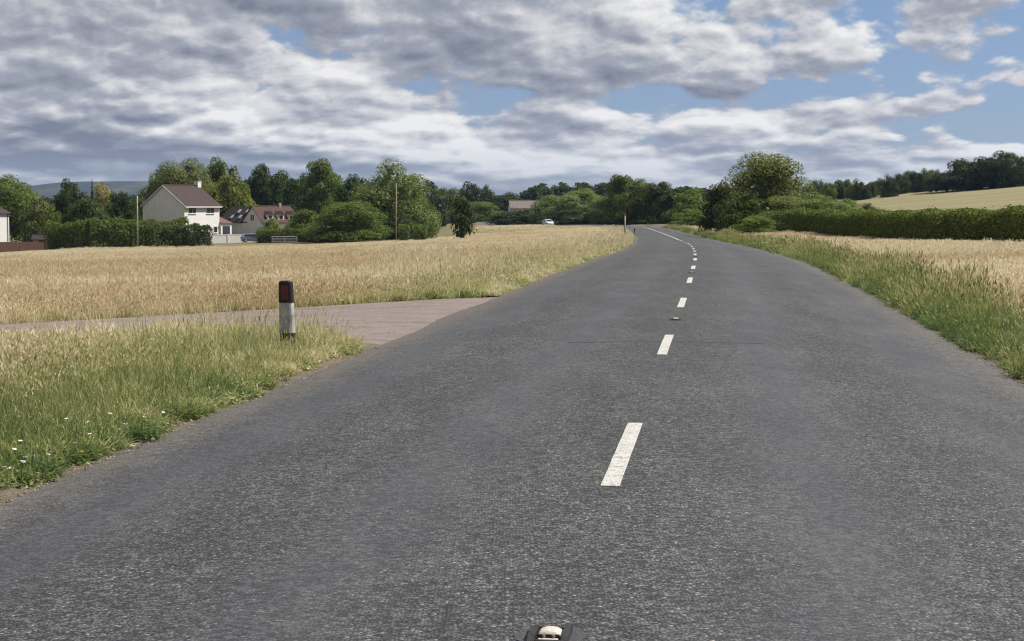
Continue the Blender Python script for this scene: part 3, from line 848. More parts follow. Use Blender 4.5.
# far belt of trees left behind the houses
Q = []
for k in range(130):
    Y = r_.uniform(440, 620); px = r_.uniform(-60, 430)
    t_ = P(px, np.interp(px, [-60, 30, 130, 160, 430], [195, 195, 196, 178, 180]) + r_.uniform(0, 9), Y); ww = r_.uniform(7, 12)
    c_ = CROWN['bush', k % 4][::6].copy(); mid = c_.mean(1, keepdims=True); c_ = mid + (c_ - mid) * 2.4
    z0 = landz(t_[0], Y) - 0.5
    Q.append(c_ * np.array([ww, ww, t_[2] - z0]) + np.array([t_[0], Y, z0]))
tag(link(bpy.data.objects.new('distant_wood', quads_mesh('distant_wood', np.concatenate(Q), LEAF['blue']))), 'far belt of dark trees behind the houses on the left', 'wood', kind='stuff')

# ------------------------------------------------------------------ hedges
def hedge(path, h0, h1, wd, hue, label, dens=70, leaf=0.17, wild=0.25, clip=0.0, seed=1):
    r = np.random.default_rng(seed)
    path = np.array(path, float); d = np.r_[0, np.cumsum(np.hypot(*np.diff(path, axis=0).T))]
    Lg = d[-1]; n = int(Lg * (2 * (h0 + h1) / 2 + wd) * dens)
    s = r.uniform(0, Lg, n); x = np.interp(s, d, path[:, 0]); y = np.interp(s, d, path[:, 1])
    k = np.clip(np.searchsorted(d, s) - 1, 0, len(path) - 2)
    tx, ty = (path[k + 1] - path[k]).T / (d[k + 1] - d[k]); nx_, ny_ = ty, -tx
    H = (h0 + (h1 - h0) * s / Lg) * (1 + wild * (noise2(s, s * 0, 3.1, seed) - 0.5) + 0.5 * wild * (noise2(s, s * 0, 0.9, seed + 1) - 0.5))
    per = r.uniform(0, 1, n); H_ = H / (2 * H + wd)
    side = np.where(per < H_, -1, np.where(per > 1 - H_, 1, 0))
    q = np.where(side == -1, per / H_, np.where(side == 1, (1 - per) / H_, 0))
    across = np.where(side == 0, (per - H_) / (1 - 2 * H_) - 0.5, side * 0.5) * wd
    z = np.where(side == 0, H, q * H)
    # rounded shoulders, bulges
    sh = smooth((z / H - 0.75) / 0.25) * (np.abs(across) / (wd / 2)) ** 2
    z = z - sh * 0.22 * H * 0.5; across = across * (1 - 0.18 * sh)
    bul = 1 + wild * (noise2(s, z * 1.5 + across, 1.3, seed + 2) - 0.5)
    depth = 1 - 0.62 * r.random(n) ** 1.6
    across *= bul * depth; z = np.where(side == 0, z * (1 - 0.10 * r.random(n)), z) + 0.03
    up = r.random(n) < 0.03 * (1 + wild)
    z = np.where(up & (side == 0), z + r.uniform(0, 0.3 * wild + 0.22, n) * (noise2(s, s * 0, 1.1, seed + 5) > 0.45), z)
    X, Y_ = x + nx_ * across, y + ny_ * across
    Z = land(X, Y_) + z
    N = np.c_[nx_ * side, ny_ * side, np.where(side == 0, 1.0, 0.25)] + 0.7 * r.normal(size=(n, 3))
    root = empty('hedge', (float(path[0, 0]), float(path[0, 1]), landz(*path[0])))
    tag(root, label, 'hedge')
    off = np.array(root.location)
    link(bpy.data.objects.new('foliage', quads_mesh('foliage', leaf_quads(np.c_[X, Y_, Z], N, leaf, r) - off, LEAF[hue])), root)
    V, F = [], []
    m_ = max(6, int(Lg / 0.8))
    for i, s_ in enumerate(np.linspace(0.25, Lg - 0.25, m_)):
        x_, y_ = np.interp(s_, d, path[:, 0]), np.interp(s_, d, path[:, 1]); hh = h0 + (h1 - h0) * s_ / Lg
        kk = min(max(np.searchsorted(d, s_) - 1, 0), len(path) - 2); tx_, ty_ = (path[kk + 1] - path[kk]) / (d[kk + 1] - d[kk])
        for (a, zf) in ((-.24, -0.1), (-.25, .45), (-.15, .68), (.15, .68), (.25, .45), (.24, -0.1)):
            V.append((x_ + ty_ * a * wd - off[0], y_ - tx_ * a * wd - off[1], landz(x_, y_) + zf * hh * (1 + (0.35 * float(noise2(s_, a * 9, 0.7, seed)) - 0.3 if zf > 0 else 0)) - off[2]))
        if i:
            for j in range(5): F.append((6*i - 6 + j, 6*i - 5 + j, 6*i + 1 + j, 6*i + j))
    F += [(0, 1, 2, 3, 4, 5), tuple(range(6 * m_ - 6, 6 * m_))[::-1]]
    obj('hedge_core', V, F, M['twig_core'], root)  # solid dark core added inside the leaves so no light shows through
    return root
def G(px, Y): return (PX(px, Y), Y)
hedge([(31.5, 62), (30.0, 85), G(1020, 99), G(940, 112), G(880, 128), G(830, 146), G(790, 160)], 2.3, 2.2, 2.0, 'mid', 'long dark clipped hedge along the right hand field', 190, 0.14, 0.10, seed=3)
hedge([G(50, 272), G(90, 270), G(130, 272), G(188, 276)], 4.6, 4.1, 3.2, 'mid', 'tall long hedge in front of the white gabled house', 95, 0.24, 0.36, seed=4)
hedge([G(186, 272), G(211, 274)], 4.2, 4.0, 3.4, 'dark', 'darker bulging hedge end at the house front corner', 42, 0.26, 0.4, seed=5)
hedge([G(258, 292), G(300, 290), G(340, 286)], 2.3, 2.2, 2.0, 'mid', 'low hedge in front of the cottage behind the metal gate', 42, 0.24, 0.25, seed=6)
hedge([G(399, 262), G(410, 262)], 2.6, 2.5, 2.2, 'mid', 'left block of the two clipped hedges under the largest tree', 50, 0.22, 0.12, seed=7)
hedge([G(413, 258), G(428, 258)], 2.5, 2.4, 2.2, 'mid', 'right block of the two clipped hedges under the largest tree', 50, 0.22, 0.12, seed=8)
hedge([G(560, 455), G(610, 418), G(640, 392), G(672, 355)], 3.0, 2.8, 2.4, 'mid', 'low hedge closing off the far end of the road', 40, 0.25, 0.5, seed=9)
hedge([G(438, 545), G(500, 560), G(560, 470), G(600, 420)], 3.4, 3.4, 2.0, 'dark', 'far dark hedge behind the distant stretch of road', 35, 0.3, 0.25, seed=10)

# ------------------------------------------------------------------ houses
def window(parent, x0, x1, z0, z1, y, bars=1, depth=0.06):
    """on a wall whose outside faces -y"""
    fr = box('window', x0, x1, y - depth, y + 0.02, z0, z1, M['white_paint'], parent)
    n = bars + 1; wd = (x1 - x0 - 0.06 * (n + 1)) / n
    for k in range(n):
        a = x0 + 0.06 + k * (wd + 0.06)
        box('pane', a, a + wd, y - depth - 0.012, y - depth + 0.01, z0 + 0.07, z1 - 0.07, M['pane'], fr)
    box('sill', x0 - 0.08, x1 + 0.08, y - depth - 0.09, y + 0.01, z0 - 0.08, z0 - 0.003, M['white_paint'], fr)
    return fr
def gable_roof(parent, L, D, h, rise, mat, ov=0.35, th=0.16, name='roof'):
    k = rise / (D / 2); e = ov
    prof = [(-e, h - k * e), (D / 2, h + rise), (D + e, h - k * e), (D + e, h - k * e + th), (D / 2, h + rise + th), (-e, h - k * e + th)]
    r = prism(name, prof, -0.25, L + 0.25, mat, parent)
    v, f = tube_data([(-0.26, D / 2, h + rise + th + 0.01), (L + 0.26, D / 2, h + rise + th + 0.01)], [0.11, 0.11], 8)
    obj('ridge_tiles', v, f, mat, r)
    return r
def walls(parent, L, D, h, rise, mat, sink=0.8, top=0.0):
    return prism('wall', [(0, -sink), (D, -sink), (D, h), (D / 2, h + rise - 0.02), (0, h)], 0, L, mat, parent)
TH = R(57)
# white gabled house
c0 = P(185, 240, 312); z0 = c0[2] + 0.2
H1 = empty('house', (c0[0], 312, z0), TH)
tag(H1, 'white two storey house with shaded gable and brown tiled roof', 'house')
e_ = P(185, 205.5, 312)[2] - z0
walls(H1, 9.1, 10.4, e_, 3.55, M['render_white'])
rf = gable_roof(H1, 9.1, 10.4, e_, 3.55, M['tile_brown'])
prism('gable_wall', [(-0.0, -0.8), (10.4, -0.8), (10.4, e_ - 0.02), (5.2, e_ + 3.52), (0, e_ - 0.02)], -0.06, 0.003, M['render_pale'], H1)  # shaded gable painted its own paler tone to lift its shade
for s_ in (0, 1):
    k_ = 3.55 / 5.2
    pts = [(-0.4, e_ - 0.4 * k_ - 0.12), (5.2, e_ + 3.55 - 0.12), (5.2, e_ + 3.55 + 0.17), (-0.4, e_ - 0.4 * k_ + 0.17)]
    if s_: pts = [(10.4 - a, b) for a, b in pts]
    prism('bargeboard', pts, -0.33, -0.26, M['concrete'], H1)
box('gutter', -0.25, 9.35, -0.52, -0.36, e_ - 0.36, e_ - 0.18, M['white_paint'], H1)
for a, b in ((1.0, 2.9), (5.7, 7.7)):
    window(H1, a, b, e_ - 1.45, e_ - 0.42, 0.0, 1)
window(H1, 7.5, 8.5, e_ - 5.0, e_ - 3.8, 0.0, 0)
window(H1, 2.0, 4.2, e_ - 5.0, e_ - 3.7, 0.0, 1)
dr = box('door', 5.0, 6.0, -0.05, 0.02, 0.0, 2.1, M['dark_paint'], H1); box('handle', 5.1, 5.16, -0.11, -0.05, 1.0, 1.15, M['steel'], dr)
ch = box('chimney', 8.5, 9.4, 4.7, 5.7, e_ + 1.5, e_ + 4.45, M['render_white'], rf)
box('chimney_cap', 8.42, 9.48, 4.62, 5.78, e_ + 4.45, e_ + 4.57, M['concrete'], rf)
for k in (4.95, 5.45):
    v, f = tube_data([(8.95, k, e_ + 4.56), (8.95, k, e_ + 4.9)], [0.13, 0.11], 8); obj('chimney_pot', v, f, M['tile_red'], rf)
# garage wing
gx0, gx1, gy0, gy1 = 9.11, 12.0, -0.35, 5.0
gw = box('garage_wall', gx0, gx1, gy0, gy1, -0.8, 2.75, M['render_white'], H1)
V = [(gx0, gy0 - .25, 2.72), (gx1 + .25, gy0 - .25, 2.72), (gx1 + .25, gy1 + .2, 2.72), (gx0, gy1 + .2, 2.72), (gx0, 2.3, 4.35), (gx0 + 1.4, 2.3, 4.35)]
obj('garage_roof', V, [(0, 1, 5, 4), (1, 2, 5), (2, 3, 4, 5), (0, 4, 3), (3, 2, 1, 0)], M['tile_pink'], H1)
gd = box('garage_door', gx0 + .45, gx1 - .5, gy0 - 0.05, gy0 + 0.02, 0.0, 2.25, M['dark_paint'], H1)
for k in range(1, 5): box('door_rib', gx0 + .5, gx1 - .55, gy0 - 0.07, gy0 - 0.051, k * 0.45 - 0.03, k * 0.45 + 0.03, M['black_plastic'], gd)

# cottage with red roof, dormers and a dark wing
c1 = P(262.5, 240, 345); z1 = c1[2] + 0.1
H2 = empty('cottage', (c1[0], 345, z1), R(40))
tag(H2, 'low cottage with red tiled roof, three white dormers and dark roofed wing', 'house')
e2 = P(262, 222, 345)[2] - z1; D2, L2 = 7.6, 8.8
walls(H2, L2, D2, e2, 3.0, M['render_pale'])
rf2 = gable_roof(H2, L2, D2, e2, 3.0, M['tile_red'])
for k in range(2): 
    fr = box('window', -0.05, 0.02, 3.1 + k * 0.75, 3.65 + k * 0.75, e2 + 0.2, e2 + 1.5, M['white_paint'], H2)
    box('pane', -0.062, -0.04, 3.15 + k * 0.75, 3.6 + k * 0.75, e2 + 0.28, e2 + 1.42, M['pane'], fr)
for a in (1.5, 4.0, 6.5):
    dm = prism('dormer', [(0.35, e2 + 0.25), (2.3, e2 + 1.5), (0.35, e2 + 1.5)], a, a + 1.25, M['white_paint'], H2)
    box('pane', a + 0.2, a + 1.05, 0.335, 0.36, e2 + 0.5, e2 + 1.3, M['pane'], dm)
    V = [(a - .15, 0.1, e2 + 1.47), (a + .62, 0.1, e2 + 2.15), (a + 1.4, 0.1, e2 + 1.47), (a - .15, 2.4, e2 + 1.5), (a + .62, 3.0, e2 + 2.2), (a + 1.4, 2.4, e2 + 1.5)]
    obj('dormer_roof', V, [(0, 1, 4, 3), (1, 2, 5, 4), (0, 2, 1), (3, 4, 5), (0, 3, 5, 2)], M['tile_red'], dm)
v = box('chimney', 6.2, 6.75, 3.5, 4.1, e2 + 2.4, e2 + 3.8, M['brick'], rf2)
for a, b in ((1.0, 2.4), (5.6, 7.0)): window(H2, a, b, 1.0, 2.1, 0.0, 1)
# wing: ridge at right angles, its slope seen from the road is in shade
wy0, wy1, wx0, wx1, wh, wr = D2 + 0.01, D2 + 9.5, 0.3, 6.6, e2, 2.9
box('wing_wall', wx0, wx1, wy0, wy1, -0.8, wh, M['render_pale'], H2)
xm = (wx0 + wx1) / 2
V = [(x_, y_, z_) for y_ in (wy0 - 1.8, wy1 + .3) for x_, z_ in ((wx0 - .35, wh - .2), (xm, wh + wr), (wx1 + .35, wh - .2), (wx1 + .35, wh - .02), (xm, wh + wr + .17), (wx0 - .35, wh - .02))]
wf = obj('wing_roof', V, [(5, 4, 3, 2, 1, 0), (6, 7, 8, 9, 10, 11)] + [(i, (i + 1) % 6, 6 + (i + 1) % 6, 6 + i) for i in range(6)], M['tile_dark'], H2)
bm = bmesh.new(); bm.from_mesh(wf.data); bmesh.ops.recalc_face_normals(bm, faces=bm.faces); bm.to_mesh(wf.data); bm.free()
for (yy, q) in ((wy0 + 1.0, .62), (wy0 + 1.8, .25), (wy0 + 4.2, .62), (wy0 + 5.0, .25)):
    xa = wx0 - .35 + (xm - wx0 + .35) * q; za = wh - .02 + (wr + .19) * q
    V = [(xa - .3, yy, za - .10), (xa - .3, yy + .7, za - .10), (xa + .35, yy + .7, za + .52), (xa + .35, yy, za + .52)]
    V = V + [(a - .12, b, c + .12) for a, b, c in V]
    rl = obj('rooflight', V, [(3, 2, 1, 0), (4, 5, 6, 7), (0, 1, 5, 4), (1, 2, 6, 5), (2, 3, 7, 6), (3, 0, 4, 7)], M['steel'], wf)

# white house at the left edge
c3 = P(9.5, 245, 300); z3 = c3[2] + 0.2
H3 = empty('house', (c3[0], 300, z3), TH)
tag(H3, 'pale rendered house with brown hipped roof cut by the left edge', 'house')
e3 = P(9.5, 213, 300)[2] - z3
box('wall', -11, 0, 0, 8.0, -0.8, e3, M['render_white'], H3)
V = [(-11.4, -.4, e3 - .05), (.4, -.4, e3 - .05), (.4, 8.4, e3 - .05), (-11.4, 8.4, e3 - .05), (-7.5, 4, e3 + 3.0), (-3.2, 4, e3 + 3.0)]
obj('roof', V, [(0, 1, 5, 4), (1, 2, 5), (2, 3, 4, 5), (3, 0, 4), (3, 2, 1, 0)], M['tile_brown'], H3)
window(H3, -3.6, -2.3, e3 - 1.7, e3 - 0.3, 0.0, 1); window(H3, -3.6, -2.3, 0.9, 2.3, 0.0, 1); window(H3, -8, -6.4, e3 - 1.7, e3 - 0.3, 0.0, 1); window(H3, -8, -6.4, 0.9, 2.3, 0.0, 1)
v, f = tube_data([(-0.35, -0.09, 0.0), (-0.35, -0.09, e3 - 0.1)], [0.05, 0.05], 8); obj('downpipe', v, f, M['dark_paint'], H3)
# far house with pale roof
c4 = P(511, 216, 490); z4 = c4[2] - 1.0
H4 = empty('house', (c4[0], 490, z4), R(8))
tag(H4, 'far house showing only its pale pinkish roof above dark shrubs', 'house')
e4 = P(511, 208.5, 490)[2] - z4
walls(H4, 8.2, 6.0, e4, 2.1, M['render_white']); gable_roof(H4, 8.2, 6.0, e4, 2.1, M['tile_pale'], ov=0.2)
window(H4, 1, 2.2, 1.0, 2.0, 0.0, 1)
# shed behind the brick wall
c5 = P(33, 243, 284)
SH = empty('shed', (c5[0], 284, landz(c5[0], 284)), R(12))
tag(SH, 'small grey garden shed behind the end of the brick wall', 'shed')
walls(SH, 2.6, 2.4, 2.0, 0.7, M['timber'], 0.2); gable_roof(SH, 2.6, 2.4, 2.0, 0.7, M['tile_dark'], ov=0.15, th=0.08)
box('door', 0.9, 1.7, -0.04, 0.01, 0.05, 1.85, M['dark_paint'], SH)

# walls, gate, poles
def wall_thing(name, px0, px1, Y, ybase, ytop, mat, label, capm, turn=0.0):
    a, b, t_ = P(px0, ybase, Y), P(px1, ybase, Y), P(px0, ytop, Y)
    o = empty(name, (a[0], Y, a[2]), turn)
    tag(o, label, 'wall')
    Lg, h_ = (b[0] - a[0]) / math.cos(turn), t_[2] - a[2]
    box('wall_panel', 0, Lg, 0, 0.23, -0.9, h_ - 0.08, mat, o); box('coping', -0.03, Lg + 0.03, -0.03, 0.26, h_ - 0.08, h_, capm, o)
    for k in np.arange(0, Lg + 0.1, max(3.0, Lg / 3)): box('pier', k - 0.18, k + 0.18, -0.07, 0.30, -0.9, h_ + 0.05, mat, o)
wall_thing('brick_wall', -40, 47, 279, 250, 242, M['brick'], 'low red brick wall at the far left of the meadow', M['brick'])
wall_thing('garden_wall', 212, 249, 298, 241.5, 234.5, M['render_white'], 'low pale garden wall in front of the garage', M['white_paint'], R(32))
g0 = P(272, 239, 284); g1 = P(297, 239, 284)
gt = empty('field_gate', (g0[0], 284, landz(g0[0], 284)))
tag(gt, 'galvanised metal field gate in front of the low cottage hedge', 'gate')
Lg = g1[0] - g0[0]
for k, zz_ in enumerate((0.35, 0.6, 0.85, 1.15)):
    v, f = tube_data([(0, 0, zz_), (Lg, 0, zz_)], [0.045, 0.045], 6); obj('rail', v, f, M['steel'], gt)
for x_ in (0, Lg / 2, Lg):
    v, f = tube_data([(x_, 0.02, -0.3), (x_, 0.02, 1.25)], [0.05, 0.05], 6); obj('upright', v, f, M['steel'], gt)
def pole(px, ytop, Y, label, rad=0.11, mat='timber'):
    t_ = P(px, ytop, Y); z_ = landz(t_[0], Y); h_ = t_[2] - z_
    o = empty('utility_pole', (t_[0], Y, z_)); tag(o, label, 'pole')
    v, f = tube_data([(0, 0, -0.3), (0.01, 0, h_ * .5), (0.03, 0, h_)], [rad, rad * .85, rad * .7], 10); obj('pole_shaft', v, f, M[mat], o, True)
    v, f = tube_data([(0.03, 0, h_ - .02), (0.03, 0, h_ + .08)], [rad * .9, rad * .3], 10); obj('pole_cap', v, f, M['steel'], o)
    for k in (0.45, 0.75):
        v, f = tube_data([(0.02, -0.02, h_ - k), (0.02, -0.25, h_ - k + .05)], [0.025, 0.02], 6); obj('step_bolt', v, f, M['steel'], o)
pole(137, 197, 262, 'pale timber pole in front of the tall long hedge', 0.12)
pole(396, 184, 255, 'slim timber pole in front of the largest round tree', 0.085)

# ------------------------------------------------------------------ cars
def car(x, y, z, rz, paint, label):
    o = empty('car', (x, y, z), rz); tag(o, label, 'car')
    L_, W_ = 4.2, 1.76
    def loft(prof_of, name, mat, parent):
        secs = (-1, -.86, -.4, 0, .4, .86, 1); V, F = [], []
        n = len(prof_of(0))
        for s_ in secs: V += [(px_, s_ * W_ / 2 * ww, pz) for px_, pz, ww in prof_of(abs(s_))]
        for i in range(len(secs) - 1):
            for k in range(n): F.append((i*n + k, i*n + (k + 1) % n, (i+1)*n + (k + 1) % n, (i+1)*n + k))
        F += [tuple(range(n)), tuple(range(n * (len(secs) - 1), n * len(secs)))[::-1]]
        ob = obj(name, V, F, mat, parent)
        bm = bmesh.new(); bm.from_mesh(ob.data); bmesh.ops.recalc_face_normals(bm, faces=bm.faces); bm.to_mesh(ob.data); bm.free()
        return ob
    body = loft(lambda s: [(-2.08 + .1*s*s, .28, .96), (-2.1 + .12*s*s, .62, 1), (-2.02 + .1*s*s, .92, .99), (-0.9, .98, .98), (0.95, .93, .97), (1.75 - .12*s*s, .80, .95), (2.08 - .22*s*s, .62, .95), (2.1 - .22*s*s, .30, .94), (1.9, .18, .9), (-1.9, .18, .9)], 'body', paint, o)
    loft(lambda s: [(-1.95, .93, .94), (-1.72, 1.30, .82), (-1.45, 1.45 - .03*s, .78), (0.0, 1.48 - .04*s, .78), (0.35, 1.40 - .03*s, .79), (1.12, .90, .92)], 'cabin', paint, o)
    for s_ in (-1, 1):
        V = [(-1.6, s_*(W_/2*.93), .98), (.85, s_*(W_/2*.93), .95), (.2, s_*(W_/2*.815), 1.36), (-1.45, s_*(W_/2*.815), 1.36)]
        obj('side_window', V, [(0, 1, 2, 3)], M['pane'], o)
        obj('headlight', *(lambda a: (a[0], a[1]))((tube_data([(1.80, s_*.62, .66), (2.03, s_*.62, .66)], [.14, .10], 8))), M['white_paint'], o)
        obj('tail_light', *(tube_data([(-2.09, s_*.70, .78), (-2.0, s_*.70, .78)], [.09, .1], 8)), M['red_reflector'], o)
        for xx in (-1.3, 1.3):
            v, f = tube_data([(xx, s_*(W_/2 - .2), .31), (xx, s_*(W_/2 + .01), .31)], [.31, .31], 18); wh = obj('wheel', v, f, M['tyre'], o)
            v, f = tube_data([(xx, s_*(W_/2 + .0), .31), (xx, s_*(W_/2 + .025), .31)], [.2, .18], 14); obj('rim', v, f, M['steel'], wh)
    obj('windscreen', [(1.13, -.72, .925), (1.13, .72, .925), (.38, .64, 1.40), (.38, -.64, 1.40)], [(0, 1, 2, 3)], M['pane'], o)
    obj('rear_window', [(-1.97, -.70, .97), (-1.97, .70, .97), (-1.74, .62, 1.30), (-1.74, -.62, 1.30)], [(3, 2, 1, 0)], M['pane'], o)
    return o
pw = plain('white_car_paint', (0.70, 0.70, 0.70), 0.25, 0.02, spec=0.5); pg = plain('silver_car_paint', (0.45, 0.47, 0.50), 0.3, 0.03, metal=0.5); pb = plain('blue_grey_car_paint', (0.22, 0.26, 0.33), 0.3, 0.03, metal=0.4)
yc = 410.0; hd = math.atan2(1, float(road_slope(yc)))
car(float(road_x(yc)) + 0.2, yc, float(road_z(yc)) - 0.02, hd + math.pi, pw, 'white car on the far stretch of road')
c_ = P(36, 240, 288); car(c_[0], 288, landz(c_[0], 288), R(200), pg, 'silver parked car half hidden behind the red brick wall')
c_ = P(253, 237, 296); car(c_[0], 296, landz(c_[0], 296) + 0.1, R(15), pb, 'blue grey parked car at the end of the garden wall')

# ------------------------------------------------------------------ posts by the road
px0 = P(288, 345, 20.7)
zp = landz(px0[0], 20.7)
post = empty('verge_marker_post', (px0[0], 20.7, zp - 0.02), R(-9))
post.rotation_euler = (0, R(-1.3), R(-9))
tag(post, 'black and white verge marker post with dark red reflector beside the side entrance', 'marker post')
top_h = P(288, 279.0, 20.7)[2] - zp
low_h = P(288, 331, 20.7)[2] - zp
def post_section(name, z0_, z1_, w0, w1, mat, dome=False):
    """bowed front like a folded plastic post"""
    rows = [(z0_, w0), ((z0_ + z1_) / 2, (w0 + w1) / 2), (z1_, w1)]
    if dome: rows = rows + [(z1_ + 0.015, w1 * 0.97), (z1_ + 0.027, w1 * 0.84), (z1_ + 0.031, w1 * 0.6)]
    V, F = [], []
    n = 16
    for zz_, ww in rows:
        for k in range(n):
            a = 2 * math.pi * k / n
            c_, s_ = math.cos(a), math.sin(a)
            q = 4.0
            V.append((math.copysign(abs(c_) ** (2 / q), c_) * ww / 2, math.copysign(abs(s_) ** (2 / 3), s_) * ww * 0.36, zz_))
    for i in range(len(rows) - 1):
        for k in range(n): F.append((i*n + k, i*n + (k + 1) % n, (i+1)*n + (k + 1) % n, (i+1)*n + k))
    F += [tuple(range(n))[::-1], tuple(range((len(rows) - 1) * n, len(rows) * n))]
    return obj(name, V, F, mat, post, False)
wpx = 15.2 / FPX * 20.7
M['post_white'] = plain('grubby_shade_greyed_plastic', (0.28, 0.275, 0.26), 0.6, 0.4, 9.0, bump=0.003, bscale=60)  # white darkened to put the front's shade into the colour; mottling is grime
post_section('post_base', -0.15, low_h, wpx * 1.02, wpx * 1.02, M['black_plastic'])
post_section('post_body', low_h, top_h - 0.262, wpx * 1.03, wpx * 0.94, M['post_white'])
post_section('post_head', top_h - 0.262, top_h - 0.03, wpx * 0.99, wpx * 0.92, M['black_plastic'], True)
box('reflector', -wpx * 0.25, wpx * 0.25, -wpx * 0.385, -wpx * 0.34, top_h - 0.23, top_h - 0.055, M['red_reflector'], post, 0.004)

def sign_post(px, ytop, Y, label):
    t_ = P(px, ytop, Y); z_ = landz(t_[0], Y); h_ = t_[2] - z_
    o = empty('sign_post', (t_[0], Y, z_)); tag(o, label, 'sign')
    v, f = tube_data([(0, 0, -.2), (0, 0, h_ - 0.02)], [0.075, 0.07], 10); obj('pole', v, f, M['timber'], o, True)
    v, f = tube_data([(0, -0.06, h_ - .14), (0, -0.045, h_ - .14)], [0.15, 0.15], 20); pl = obj('sign_plate', v, f, M['dark_paint'], o)
    v, f = tube_data([(0, -0.075, h_ - .14), (0, -0.06, h_ - .14)], [0.03, 0.05], 10); obj('bracket', v, f, M['iron'], pl)
sign_post(625, 213, 150, 'thin post with small round sign on the inside of the bend')
def small_post(px, ytop, Y, label):
    t_ = P(px, ytop, Y); z_ = landz(t_[0], Y); h_ = t_[2] - z_
    o = empty('verge_marker_post', (t_[0], Y, z_)); tag(o, label, 'marker post')
    box('post_body', -.07, .07, -.05, .05, -0.1, h_ * .65, M['post_white'], o, 0.01); box('post_head', -.072, .072, -.052, .052, h_ * .65 + .002, h_, M['black_plastic'], o, 0.012)
    box('reflector', -.045, .045, -.06, -.05, h_ * .72, h_ * .94, M['red_reflector'], o)
small_post(634.5, 228.5, 195, 'small far marker post just right of the round sign post')
small_post(648, 221, 310, 'tiny marker post on the outside verge at the end of the road')

# ------------------------------------------------------------------ reflective studs in the centre line
def stud(y, label):
    x, z = float(road_x(y)), float(road_z(y))
    o = empty('road_stud', (x, y, z + 0.002), -math.atan(float(road_slope(y)))); tag(o, label, 'road stud', 'studs along the centre line'); o.scale = (0.84, 0.9, 1.0)
    n = 30; r_s = random.Random(int(y * 10))                 # smear of bitumen round the casting
    V = [(0, 0, 0.003)] + [((0.165 + .03 * r_s.uniform(-1, 1)) * math.copysign(abs(math.cos(a)) ** .6, math.cos(a)), (0.15 + .03 * r_s.uniform(-1, 1)) * math.copysign(abs(math.sin(a)) ** .6, math.sin(a)), 0.0005) for a in np.linspace(0, 2 * math.pi, n, endpoint=False)]
    obj('bitumen_bed', V, [(0, 1 + k, 1 + (k + 1) % n) for k in range(n)], M['bitumen'], o)
    for s_ in (-1, 1):                                       # two cheeks of the iron shoe
        prism('shoe_cheek', [(-.125, .0), (-.085, .022), (.085, .022), (.125, .0), (.125, -.03), (-.125, -.03)], s_*.076 - .017, s_*.076 + .017, M['iron'], o)
    for s_ in (-1, 1):
        box('shoe_end', -.058, .058, s_*.115 - .012, s_*.115 + .012, -.02, .010, M['iron'], o, 0.003)
    box('shoe_floor', -.0585, .0585, -.10, .10, -.025, .0035, M['iron'], o)
    V, F = [], []; m_ = 12                                   # rubber pad, domed across
    for i, yy in enumerate((-.058, -.052, -.02, .02, .052, .058)):
        hgt = (.004, .022, .027, .027, .022, .004)[i]
        for k in range(m_ + 1):
            q = k / m_ * 2 - 1
            V.append((q * .056, yy, .004 + hgt * max(0, 1 - q * q) ** .5))
    for i in range(5):
        for k in range(m_): F.append((i*(m_+1) + k, i*(m_+1) + k + 1, (i+1)*(m_+1) + k + 1, (i+1)*(m_+1) + k))
    pad = obj('rubber_pad', V, F, M['rubber_white'], o, True)
    for s_ in (-1, 1):
        box('lens_plate', -.050, .050, s_*.0665 - .005, s_*.0665 + .005, .002, .020, M['iron'], o)
        box('rubber_lip', -.045, .045, s_*.088 - .012, s_*.088 + .012, .002, .0085, M['rubber_white'], o, 0.003)
    for s_ in (-1, 1):
        for xx in (-.022, .022):
            bm = bmesh.new(); bmesh.ops.create_uvsphere(bm, u_segments=10, v_segments=8, radius=.0095)
            for vv in bm.verts: vv.co += Vector((xx, s_ * .0735, .013))
            me_ = bpy.data.meshes.new('glass_bead'); bm.to_mesh(me_); bm.free(); me_.materials.append(M['bead']); me_.polygons.foreach_set('use_smooth', [True] * len(me_.polygons))
            link(bpy.data.objects.new('glass_bead', me_), pad)
stud(6.47, 'nearest reflective road stud cut by the bottom edge of the picture')
stud(24.9, 'reflective road stud between the second and third centre line dashes')
stud(42.9, 'reflective road stud between the fourth and fifth centre line dashes')
stud(60.9, 'farthest reflective road stud, a faint dark fleck between small dashes')

